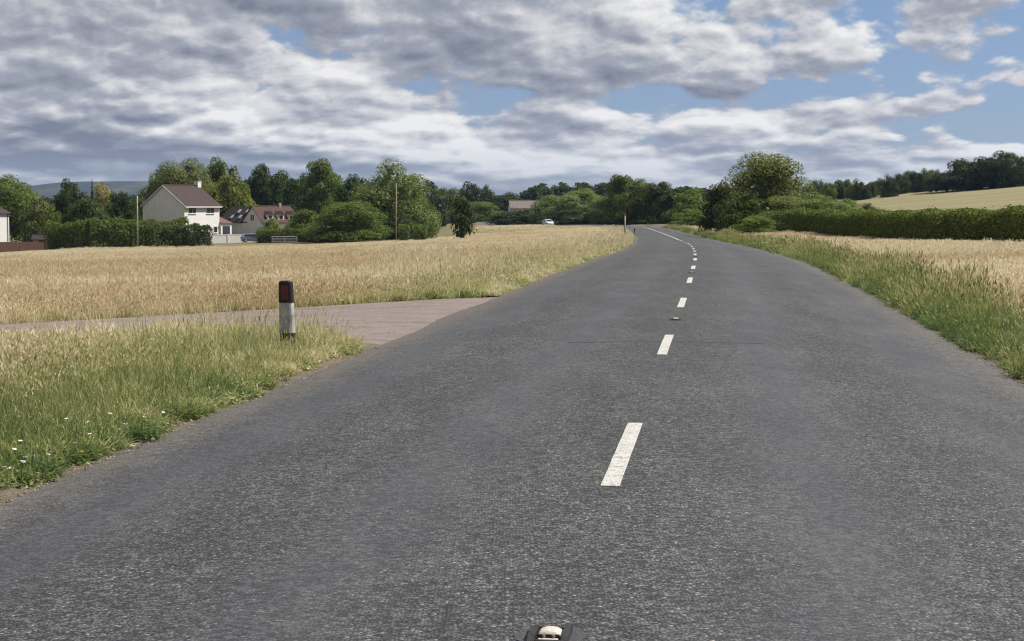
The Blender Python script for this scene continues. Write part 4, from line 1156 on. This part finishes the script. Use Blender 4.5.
# ------------------------------------------------------------------ grass
def grass_mat():
    m, t, b = new_mat('grass_blades')
    a1 = t.n('ShaderNodeAttribute'); a1.attribute_type = 'INSTANCER'; a1.attribute_name = 'dry'
    a2 = t.n('ShaderNodeAttribute'); a2.attribute_type = 'INSTANCER'; a2.attribute_name = 'tint'
    pa = t.n('ShaderNodeAttribute'); pa.attribute_name = 'part'       # 0 leaf, 1 stem, 2 seed head
    geo = t.n('ShaderNodeNewGeometry'); r = geo.outputs['Random Per Island']
    dry = t.m('ADD', a1.outputs['Fac'], t.m('MULTIPLY', t.m('SUBTRACT', r, 0.5), 0.45))
    dry = t.m('ADD', dry, t.m('MULTIPLY', pa.outputs['Fac'], 0.12), clamp=True)
    rp = t.n('ShaderNodeValToRGB'); el_ = rp.color_ramp.elements
    el_[0].position = 0.0; el_[0].color = (0.060, 0.105, 0.030, 1)
    el_[1].position = 1.0; el_[1].color = (0.74, 0.660, 0.485, 1)
    for p_, c_ in ((0.25, (0.165, 0.215, 0.062, 1)), (0.5, (0.38, 0.375, 0.155, 1)), (0.72, (0.57, 0.510, 0.305, 1))):
        el_.new(p_).color = c_
    t.l(dry, rp.inputs[0])
    c = t.mix(t.m('MULTIPLY', a2.outputs['Fac'], 0.8), rp.outputs[0], t.mix(1.0, rp.outputs[0], (0.76, 0.65, 0.55), 'MULTIPLY'))
    c = t.mix(1.0, c, t.mix(r, (0.78, 0.78, 0.78), (1.18, 1.18, 1.18)), 'MULTIPLY')
    t.l(c, b.inputs['Base Color']); b.inputs['Roughness'].default_value = 0.6; b.inputs['Specular IOR Level'].default_value = 0.25
    tr = t.n('ShaderNodeBsdfTranslucent'); t.l(c, tr.inputs['Color'])
    mx = t.n('ShaderNodeMixShader'); mx.inputs[0].default_value = 0.45
    t.l(b.outputs[0], mx.inputs[1]); t.l(tr.outputs[0], mx.inputs[2]); t.l(mx.outputs[0], m.node_tree.nodes['Material Output'].inputs['Surface'])
    return m
GM = grass_mat()
def tuft(seed, radius, n_leaf, leaf_h, leaf_w, n_stem=0, stem_h=0.6, stem_w=0.003, head_l=0.09, head_w=0.012, lean=0.35, clover=0):
    r = np.random.default_rng(seed); V, F, A_ = [], [], []
    def blade(p, h, w_, ln, az, tw, part, seg=2):
        o = len(V); d = np.array([math.cos(az), math.sin(az)]); pr = np.array([math.cos(tw), math.sin(tw)])
        pts = []
        for i in range(seg + 1):
            q = i / (seg + 0.0)
            xy = p + d * ln * h * q ** 1.8; z = h * (q - 0.30 * ln * q ** 2.5)
            pts.append((xy, z, w_ * (1 - 0.75 * q ** 1.5)))
        for xy, z, ww in pts[:-1]:
            for s_ in (-1, 1):
                e2_ = xy + pr * s_ * ww / 2; V.append((e2_[0], e2_[1], z)); A_.append(part)
        V.append((pts[-1][0][0], pts[-1][0][1], pts[-1][1])); A_.append(part)
        for i in range(seg - 1): F.append((o + 2*i, o + 2*i + 1, o + 2*i + 3, o + 2*i + 2))
        F.append((o + 2*seg - 2, o + 2*seg - 1, o + 2*seg))
        return pts[-1]
    for k in range(n_leaf):
        a = r.uniform(0, 6.28); p = radius * math.sqrt(r.random()) * np.array([math.cos(a), math.sin(a)])
        blade(p, leaf_h * r.uniform(0.5, 1.15), leaf_w * r.uniform(0.6, 1.3), lean * r.uniform(0.2, 1.8), r.uniform(0, 6.28), r.uniform(0, 6.28), 0.0, 3)
    for k in range(n_stem):
        a = r.uniform(0, 6.28); p = radius * math.sqrt(r.random()) * np.array([math.cos(a), math.sin(a)])
        h = stem_h * r.uniform(0.7, 1.15); ln = r.uniform(0.02, 0.25); az = r.uniform(0, 6.28)
        tip = blade(p, h, stem_w, ln, az, r.uniform(0, 6.28), 1.0, 2)
        o = len(V); hl = head_l * r.uniform(0.7, 1.3); hw = head_w * r.uniform(0.7, 1.3); tx_, tz = tip[0], tip[1] - hl * 0.25
        dr_ = np.array([math.cos(az), math.sin(az)]) * hl * 0.35
        for q in (0, 1):
            pr = np.array([math.cos(az + 1.57 * q + 0.6), math.sin(az + 1.57 * q + 0.6)])
            o = len(V)
            V += [(tx_[0], tx_[1], tz), (tx_[0] + dr_[0]*.4 + pr[0]*hw, tx_[1] + dr_[1]*.4 + pr[1]*hw, tz + hl*.45), (tx_[0] + dr_[0], tx_[1] + dr_[1], tz + hl), (tx_[0] + dr_[0]*.4 - pr[0]*hw, tx_[1] + dr_[1]*.4 - pr[1]*hw, tz + hl*.45)]
            A_ += [2.0] * 4; F.append((o, o + 1, o + 2, o + 3))
    for k in range(clover):                                  # broad low weed leaves
        a = r.uniform(0, 6.28); p = radius * math.sqrt(r.random()) * np.array([math.cos(a), math.sin(a)]); z = r.uniform(0.02, leaf_h * .5); s_ = r.uniform(.012, .026)
        az = r.uniform(0, 6.28); o = len(V)
        for q, (aa, bb) in enumerate(((-1, 0), (0, .7), (1, 0), (0, -.7))):
            V.append((p[0] + s_*(aa*math.cos(az) - bb*math.sin(az)), p[1] + s_*(aa*math.sin(az) + bb*math.cos(az)), z + s_ * .5 * r.uniform(-1, 1))); A_.append(0.0)
        F.append((o, o + 1, o + 2, o + 3))
    me_ = mesh_from('tuft', V, F, GM)
    at = me_.attributes.new('part', 'FLOAT', 'POINT'); at.data.foreach_set('value', np.array(A_, np.float32))
    return bpy.data.objects.new('tuft_source', me_)         # never linked: only its geometry is used
MEADOW = [[tuft(10 + k, 0.13, 20, 0.30, 0.0060, 13, 0.47, 0.0032, 0.09, 0.0075, 0.55) for k in range(4)],
          [tuft(20 + k, 0.20, 24, 0.30, 0.011, 20, 0.46, 0.006, 0.09, 0.011, 0.55) for k in range(4)],
          [tuft(30 + k, 0.42, 26, 0.30, 0.028, 26, 0.45, 0.013, 0.10, 0.022, 0.5) for k in range(4)]]
VERGE = [[tuft(45 + k, 0.09, 9, 0.13, 0.030, 0, 0.3, 0.003, 0.06, 0.006, 1.1, 22) for k in range(1)] + [tuft(40 + k, 0.09, 34, 0.20, 0.0062, 2 if k % 2 else 0, 0.34, 0.003, 0.06, 0.006, 0.75, 14) for k in range(5)],
         [tuft(50 + k, 0.15, 34, 0.22, 0.012, 3, 0.36, 0.006, 0.08, 0.010, 0.7, 8) for k in range(4)],
         [tuft(60 + k, 0.30, 34, 0.24, 0.030, 3, 0.36, 0.014, 0.10, 0.024, 0.6, 0) for k in range(4)]]
def scatter(name, pts, rot, scl, dry, tint, lod, src, label):
    me_ = bpy.data.meshes.new(name); n = len(pts)
    me_.vertices.add(n); me_.vertices.foreach_set('co', pts.astype(np.float32).ravel())
    for nm, ty, arr, key in (('rot', 'FLOAT_VECTOR', rot, 'vector'), ('scl', 'FLOAT_VECTOR', scl, 'vector'), ('dry', 'FLOAT', dry, 'value'), ('tint', 'FLOAT', tint, 'value'), ('lod', 'INT', lod, 'value')):
        a = me_.attributes.new(nm, ty, 'POINT'); a.data.foreach_set(key, np.ascontiguousarray(arr.astype(np.int32 if ty == 'INT' else np.float32)).ravel())
    me_.materials.append(GM); me_.update()
    o = link(bpy.data.objects.new(name, me_)); tag(o, label, 'grass', kind='stuff')
    ng = bpy.data.node_groups.new(name + '_scatter', 'GeometryNodeTree')
    ng.interface.new_socket('Geometry', in_out='INPUT', socket_type='NodeSocketGeometry'); ng.interface.new_socket('Geometry', in_out='OUTPUT', socket_type='NodeSocketGeometry')
    N_, Lk = ng.nodes, ng.links
    gi, go = N_.new('NodeGroupInput'), N_.new('NodeGroupOutput')
    def attr(nm, ty):
        q = N_.new('GeometryNodeInputNamedAttribute'); q.data_type = ty; q.inputs['Name'].default_value = nm; return q.outputs[0]
    ar, as_, al = attr('rot', 'FLOAT_VECTOR'), attr('scl', 'FLOAT_VECTOR'), attr('lod', 'INT')
    J = N_.new('GeometryNodeJoinGeometry')
    for k, lst in enumerate(src):
        if not (lod == k).any(): continue
        cmp_ = N_.new('FunctionNodeCompare'); cmp_.data_type = 'INT'; cmp_.operation = 'EQUAL'
        ins = [i for i in cmp_.inputs if i.type == 'INT']; Lk.new(al, ins[0]); ins[1].default_value = k
        j2 = N_.new('GeometryNodeJoinGeometry')
        for so in lst:
            oi = N_.new('GeometryNodeObjectInfo'); oi.inputs['Object'].default_value = so; oi.inputs['As Instance'].default_value = False
            gti = N_.new('GeometryNodeGeometryToInstance'); Lk.new(oi.outputs['Geometry'], gti.inputs[0]); Lk.new(gti.outputs[0], j2.inputs[0])
        iop = N_.new('GeometryNodeInstanceOnPoints'); iop.inputs['Pick Instance'].default_value = True
        Lk.new(gi.outputs[0], iop.inputs['Points']); Lk.new(cmp_.outputs[0], iop.inputs['Selection']); Lk.new(j2.outputs[0], iop.inputs['Instance'])
        Lk.new(ar, iop.inputs['Rotation']); Lk.new(as_, iop.inputs['Scale'])
        Lk.new(iop.outputs[0], J.inputs[0])
    Lk.new(J.outputs[0], go.inputs[0])
    md = o.modifiers.new('scatter', 'NODES'); md.node_group = ng
    return o
def sample(bins, side):
    """random ground positions in bands of distance, a little wider than the view; side -1 left of the road, +1 right"""
    out = []
    for (y0, y1, rho) in bins:
        w_ = 0.325 * y1 + 3.0
        n = int((y1 - y0) * 2 * w_ * rho)
        x = rng.uniform(-w_, w_, n); y = rng.uniform(y0, y1, n)
        k = np.abs(x) < 0.325 * y + 3.0
        x, y = x[k], y[k]
        k = (road_u(x, y) * side) > 3.55
        out.append(np.c_[x[k], y[k]])
    return np.concatenate(out)
def lod_of(y, a=27, b=75): return np.where(y < a, 0, np.where(y < b, 1, 2))
def ground_z(x, y):
    z = land(x, y) - 0.01
    uu = np.abs(road_u(x, y)); f_ = smooth((uu - 4.3) / 0.6)
    return (road_surface(np.minimum(uu, HALF), y) + 0.02) * (1 - f_) + z * f_

# left and right meadow
RIGHT_EDGE = lambda y: np.interp(y, [60, 85, 99, 112, 128, 146, 160, 200, 250, 300], [31, 29.5, PX(1020, 99), PX(940, 112), PX(880, 128), PX(830, 146), PX(790, 160), 25, 29, 30]) - 0.6
bins_m = [(9, 16, 42), (16, 27, 42), (27, 40, 27), (40, 55, 18), (55, 75, 12), (75, 110, 5.5), (110, 160, 3.6), (160, 215, 2.6), (215, 285, 2.3), (285, 400, 1.2)]
for side, nm, lab in ((-1, 'meadow_grass', 'dry golden meadow grass left of the road'), (1, 'meadow_grass', 'dry golden grass between right verge and hedge')):
    q = sample(bins_m, side); x, y = q.T
    uu = np.abs(road_u(x, y)); dd = drive_dist(x, y)
    n1 = noise2(x, y, 1.7, 31); n2 = noise2(x, y, 6.0, 32); n3 = 0.6 * noise2(x, y * 2.2, 22.0, 33) + 0.4 * noise2(x, y * 1.6, 6.5, 35)
    green_w = (1.4 + 1.3 * n2) if side < 0 else (1.15 + 0.7 * n2)          # the greener strip along the road
    near_left = (side < 0) & (y < 24.3)
    edge = uu - 3.8
    keep = edge > green_w * (0.55 if side < 0 else 0.95)
    keep &= dd > 0.25
    keep &= np.where(near_left, (edge > 1.1 + 0.9 * n1), True)
    if side > 0: keep &= (x < RIGHT_EDGE(y)) & (y < 290)
    keep &= ~((y > 268) & (x < -22)) & ~((y > 262) & (x > -55) & (x < -12)) & ~((y > 285) & (x < -8))
    keep &= ~((side > 0) & (y > 165) & (edge > 3.2 + n2))
    x, y, uu, dd, n1, n2, n3, edge = (a[keep] for a in (x, y, uu, dd, n1, n2, n3, edge)); gw = green_w[keep]
    n = len(x)
    dry = 0.86 - 0.50 * np.exp(-((edge - gw * .4) / 1.4).clip(0) ** 1.0) + 0.30 * (n2 - .5) + 0.55 * (n3 - .5) + 0.14 * rng.normal(size=n)
    if side > 0: dry = 0.84 + 0.22 * (n2 - .5) + 0.3 * (n3 - .5) + 0.12 * rng.normal(size=n) - 0.25 * np.exp(-(edge - gw).clip(0) / 0.5)
    if side < 0:
        isl = (y < 24.3)                                                  # island of grass between road and side entrance
        dry = np.where(isl, np.interp(edge, [0, 1.2, 3.5, 6], [0.22, 0.34, 0.56, 0.72]) + 0.40 * (n1 - .5) + 0.26 * (n2 - .5), dry)
        dry = np.where(~isl & (dd < 2.2), dry - 0.22 * (1 - dd / 2.2), dry)
    h = 0.50 + 0.36 * n2 + 0.26 * (n3 - .5) + 0.16 * rng.normal(size=n)
    h *= np.interp(edge, [0, 1.5, 4], [0.55, 0.75, 1.0])
    if side < 0:
        h = np.where(y < 24.3, h * np.interp(dd, [0, 1.0, 3.0, 5.0], [0.34, 0.42, 0.70, 0.78]), h)
    h *= np.interp(y, [0, 60, 150, 260], [1, 0.95, 0.8, 0.6])
    h = np.where((side < 0) & (x > -67) & (x < -44) & (y > 254), h * 1.7, h)      # rank tussocks in front of the tall hedge
    wdt = rng.uniform(0.8, 1.25, n)
    tint = np.clip(1.5 * noise2(x, y * 2.0, 13.0, 36) - 0.45 + 0.25 * rng.normal(size=n), 0, 1) * (dry > 0.5)
    rot = np.c_[rng.normal(0, 0.10, n), rng.normal(0, 0.10, n) , rng.uniform(0, 6.28, n)]
    scatter(nm, np.c_[x, y, ground_z(x, y)], rot, np.c_[wdt, wdt, h.clip(0.25)], dry.clip(0, 1), tint, lod_of(y), MEADOW, lab)
# verge grass
bins_v = [(8.5, 16, 120), (16, 27, 105), (27, 45, 42), (45, 75, 26), (75, 130, 8), (130, 180, 5), (180, 300, 3)]
for side, nm, lab in ((-1, 'verge_grass', 'short green verge grass along the left road edge'), (1, 'verge_grass', 'long green verge grass leaning over the right road edge')):
    q = sample(bins_v, side); x, y = q.T
    uu = np.abs(road_u(x, y)); dd = drive_dist(x, y); edge = uu - 3.8
    n1 = noise2(x, y, 0.7, 41); n2 = noise2(x, y, 2.6, 42); n4 = noise2(x, y, 0.28, 43)
    lim = np.where((side < 0) & (y < 24.3), 3.4, 2.3 if side < 0 else 1.15) + (1.2 if side < 0 else 0.6) * n2
    ragged = (-0.14 + 0.34 * n1 * n2 + 0.10 * n4) if side < 0 else (-0.10 + 0.14 * n1)
    if side < 0: ragged = np.where(y > 30, ragged + 0.10, ragged)
    keep = (edge > ragged) & (edge < lim) & (dd > 0.02 + 0.25 * n1)
    keep &= rng.random(len(x)) < np.interp(edge, [0, 0.8, 1.8, 4], [1, 1, 0.75 if side < 0 else 0.9, 0.25])
    x, y, edge, n1, n2, n4 = (a[keep] for a in (x, y, edge, n1, n2, n4)); n = len(x)
    if side < 0:
        dry = 0.10 + 0.34 * (n2 - .4) + 0.36 * (n1 - .5) + 0.08 * edge + 0.10 * rng.normal(size=n) + np.where(y > 30, 0.14, 0) + np.interp(y, [8, 13, 19, 23], [-0.06, 0.0, 0.16, 0.24])
        dry += 0.25 * np.exp(-(edge - 0.2).clip(0) / 0.15) * (n4 > 0.5)
        h = np.interp(edge, [0, 0.3, 0.9, 2.5], [0.65, 1.05, 1.35, 1.5]) * (0.65 + 0.7 * n2) * rng.uniform(0.75, 1.25, n)
    else:
        dry = 0.14 + 0.34 * (n2 - .5) + 0.26 * (n1 - .5) + 0.05 * edge + 0.13 * rng.normal(size=n)
        h = np.interp(edge, [0, 0.3, 1.2, 3], [0.9, 1.25, 1.5, 1.35]) * (0.65 + 0.5 * n2) * rng.uniform(0.75, 1.25, n)
    h = np.where((x > -3.7) & (x < -1.7) & (y > 18.8) & (y < 21.6), h * 1.08, h)      # rank grass round the marker post
    wdt = rng.uniform(0.85, 1.3, n)
    s_ = road_slope(y)
    leanr = (0.34 if side > 0 else 0.24) * np.exp(-edge / 0.8)              # leans out over the road edge
    rot = np.c_[rng.normal(0, 0.12, n), -side * leanr + rng.normal(0, 0.12, n), rng.uniform(0, 6.28, n) * 1.0]
    # random turn first, then the lean: keep the turn small where the lean matters
    rot[:, 2] = np.where(leanr > 0.12, rng.uniform(-0.6, 0.6, n), rot[:, 2])
    scatter(nm, np.c_[x, y, ground_z(x, y) - 0.005], rot, np.c_[wdt, wdt, h.clip(0.2)], dry.clip(0, 1), np.clip(0.5 * n1 - .1, 0, 1), lod_of(y), VERGE, lab)

# white flowers and pale seed wisps low in the near left grass
def flower_mesh(seed):
    r = random.Random(seed); V, F = [], []
    h = r.uniform(0.30, 0.40)
    v, f = tube_data([(0, 0, 0), (0.01, 0.004, h * .6), (0.014, 0.0, h)], [0.0016, 0.0014, 0.0012], 4); V += [tuple(q) for q in v]; F += f
    rad = r.uniform(0.016, 0.024)
    for k in range(9):
        a = k * 2 * math.pi / 9; o = len(V)
        c_, s_ = math.cos(a), math.sin(a)
        V += [(0.014, 0, h), (0.014 + rad*.6*c_ - rad*.25*s_, rad*.6*s_ + rad*.25*c_, h + .010), (0.014 + rad*c_, rad*s_, h + .024), (0.014 + rad*.6*c_ + rad*.25*s_, rad*.6*s_ - rad*.25*c_, h + .010)]
        F.append((o, o + 1, o + 2, o + 3))
    me_ = mesh_from('wild_flower', V, F, M['petal']); me_.materials.append(M['stalk'])
    for p_ in me_.polygons[:-9]: p_.material_index = 1
    return me_
M['stalk'] = plain('flower_stalk', (0.05, 0.085, 0.025), 0.8)
M['petal'] = plain('white_petals', (0.70, 0.69, 0.64), 0.7, 0.06)
FM = [flower_mesh(k) for k in range(5)]
for (px, py) in ((8, 447), (21, 456), (27, 476), (56, 448), (75, 463), (97, 449), (70, 470), (53, 461), (88, 472), (32, 486), (12, 481), (116, 455), (104, 424), (84, 424), (92, 420), (67, 418), (105, 412), (137, 409), (171, 407), (171, 410), (15, 440), (80, 444), (44, 468), (62, 479), (252, 363), (36, 452), (49, 440), (118, 440), (128, 432), (61, 455), (5, 470), (40, 478), (83, 458), (20, 465), (66, 446), (146, 420), (156, 414)):
    for hf in (0.36, 0.30, 0.24, 0.18, 0.13, 0.09):                # a head at this height, rooted clear of the road
        Y = (CAMZ + 0.11 - hf) * FPX / (py - HOR); x = PX(px, Y)
        if abs(float(road_u(x, Y))) > 4.05: break
    uu = abs(float(road_u(x, Y)))
    if uu < 3.95: x -= 3.95 - uu
    o = link(bpy.data.objects.new('wild_flower', FM[int(px + py) % 5]))
    o.location = (x, Y, float(ground_z(np.array([x]), np.array([Y]))[0]) + rng.uniform(0, 0.02)); o.rotation_euler = (rng.normal(0, .15), rng.normal(0, .15), rng.uniform(0, 6.28))
    o.scale = (0.85, 0.85, hf / 0.35)
    tag(o, 'tiny white wild flower in the green grass at the lower left', 'flower', 'white flowers in the near left verge')

# loose grit and dead bits on both road edges
def grit():
    Q = []
    n = 5200
    y = 8 + 60 * rng.random(n) ** 1.9; side = np.where(rng.random(n) < 0.55, -1, 1)
    off = 3.62 + np.abs(rng.normal(0, 0.22, n))
    s_ = road_slope(y); iv = 1 / np.sqrt(1 + s_ ** 2); uw = side * off
    x, yy = road_x(y) + uw * iv, y - uw * s_ * iv
    z = road_surface(np.minimum(off, HALF), y) + np.interp(off, [3.6, 3.8, 3.95, 4.3], [0.003, 0.008, 0.03, 0.06])
    k = (drive_dist(x, yy) > 0.0); x, yy, z = x[k], yy[k], z[k]; n = len(x)
    sz = rng.uniform(0.003, 0.009, (n, 1, 1)) 
    base = np.array([(-1, -.8, 0), (1, -.7, 0), (.9, .8, 0), (-.8, .9, 0), (-.5, -.5, .9), (.6, -.4, 1.0), (.5, .5, .8), (-.4, .4, 1.0)])
    jit = base[None] + rng.normal(0, 0.22, (n, 8, 3)); V_ = jit * sz + np.stack([x, yy, z], 1)[:, None]
    fq = np.array([(4, 5, 6, 7), (0, 1, 5, 4), (1, 2, 6, 5), (2, 3, 7, 6), (3, 0, 4, 7)])
    me_ = bpy.data.meshes.new('loose_grit'); me_.from_pydata(V_.reshape(-1, 3).tolist(), [], (fq[None] + (np.arange(n) * 8)[:, None, None]).reshape(-1, 4).tolist())
    m, t, b = new_mat('loose_stones'); rnd = t.n('ShaderNodeNewGeometry').outputs['Random Per Island']
    t.put(t.mix(rnd, (0.10, 0.085, 0.07), (0.40, 0.34, 0.27)), b.inputs['Base Color']); b.inputs['Roughness'].default_value = 0.9
    me_.materials.append(m)
    tag(link(bpy.data.objects.new('loose_grit', me_)), 'loose grit and small stones along both road edges', 'grit', kind='stuff')
grit()

# ------------------------------------------------------------------ the air
hz = box('haze', -5500, 5500, -5500, 5500, -14, 125, None)
hz.data.materials.clear()
hm = bpy.data.materials.new('haze_air'); hm.use_nodes = True
hm.node_tree.nodes.clear()
pv = hm.node_tree.nodes.new('ShaderNodeVolumePrincipled'); pv.inputs['Color'].default_value = (0.42, 0.62, 1.0, 1); pv.inputs['Density'].default_value = 0.00004; pv.inputs['Anisotropy'].default_value = 0.2
ho = hm.node_tree.nodes.new('ShaderNodeOutputMaterial'); hm.node_tree.links.new(pv.outputs[0], ho.inputs['Volume'])
hz.data.materials.append(hm)
tag(hz, 'thin summer haze over the whole countryside', 'haze', kind='stuff')
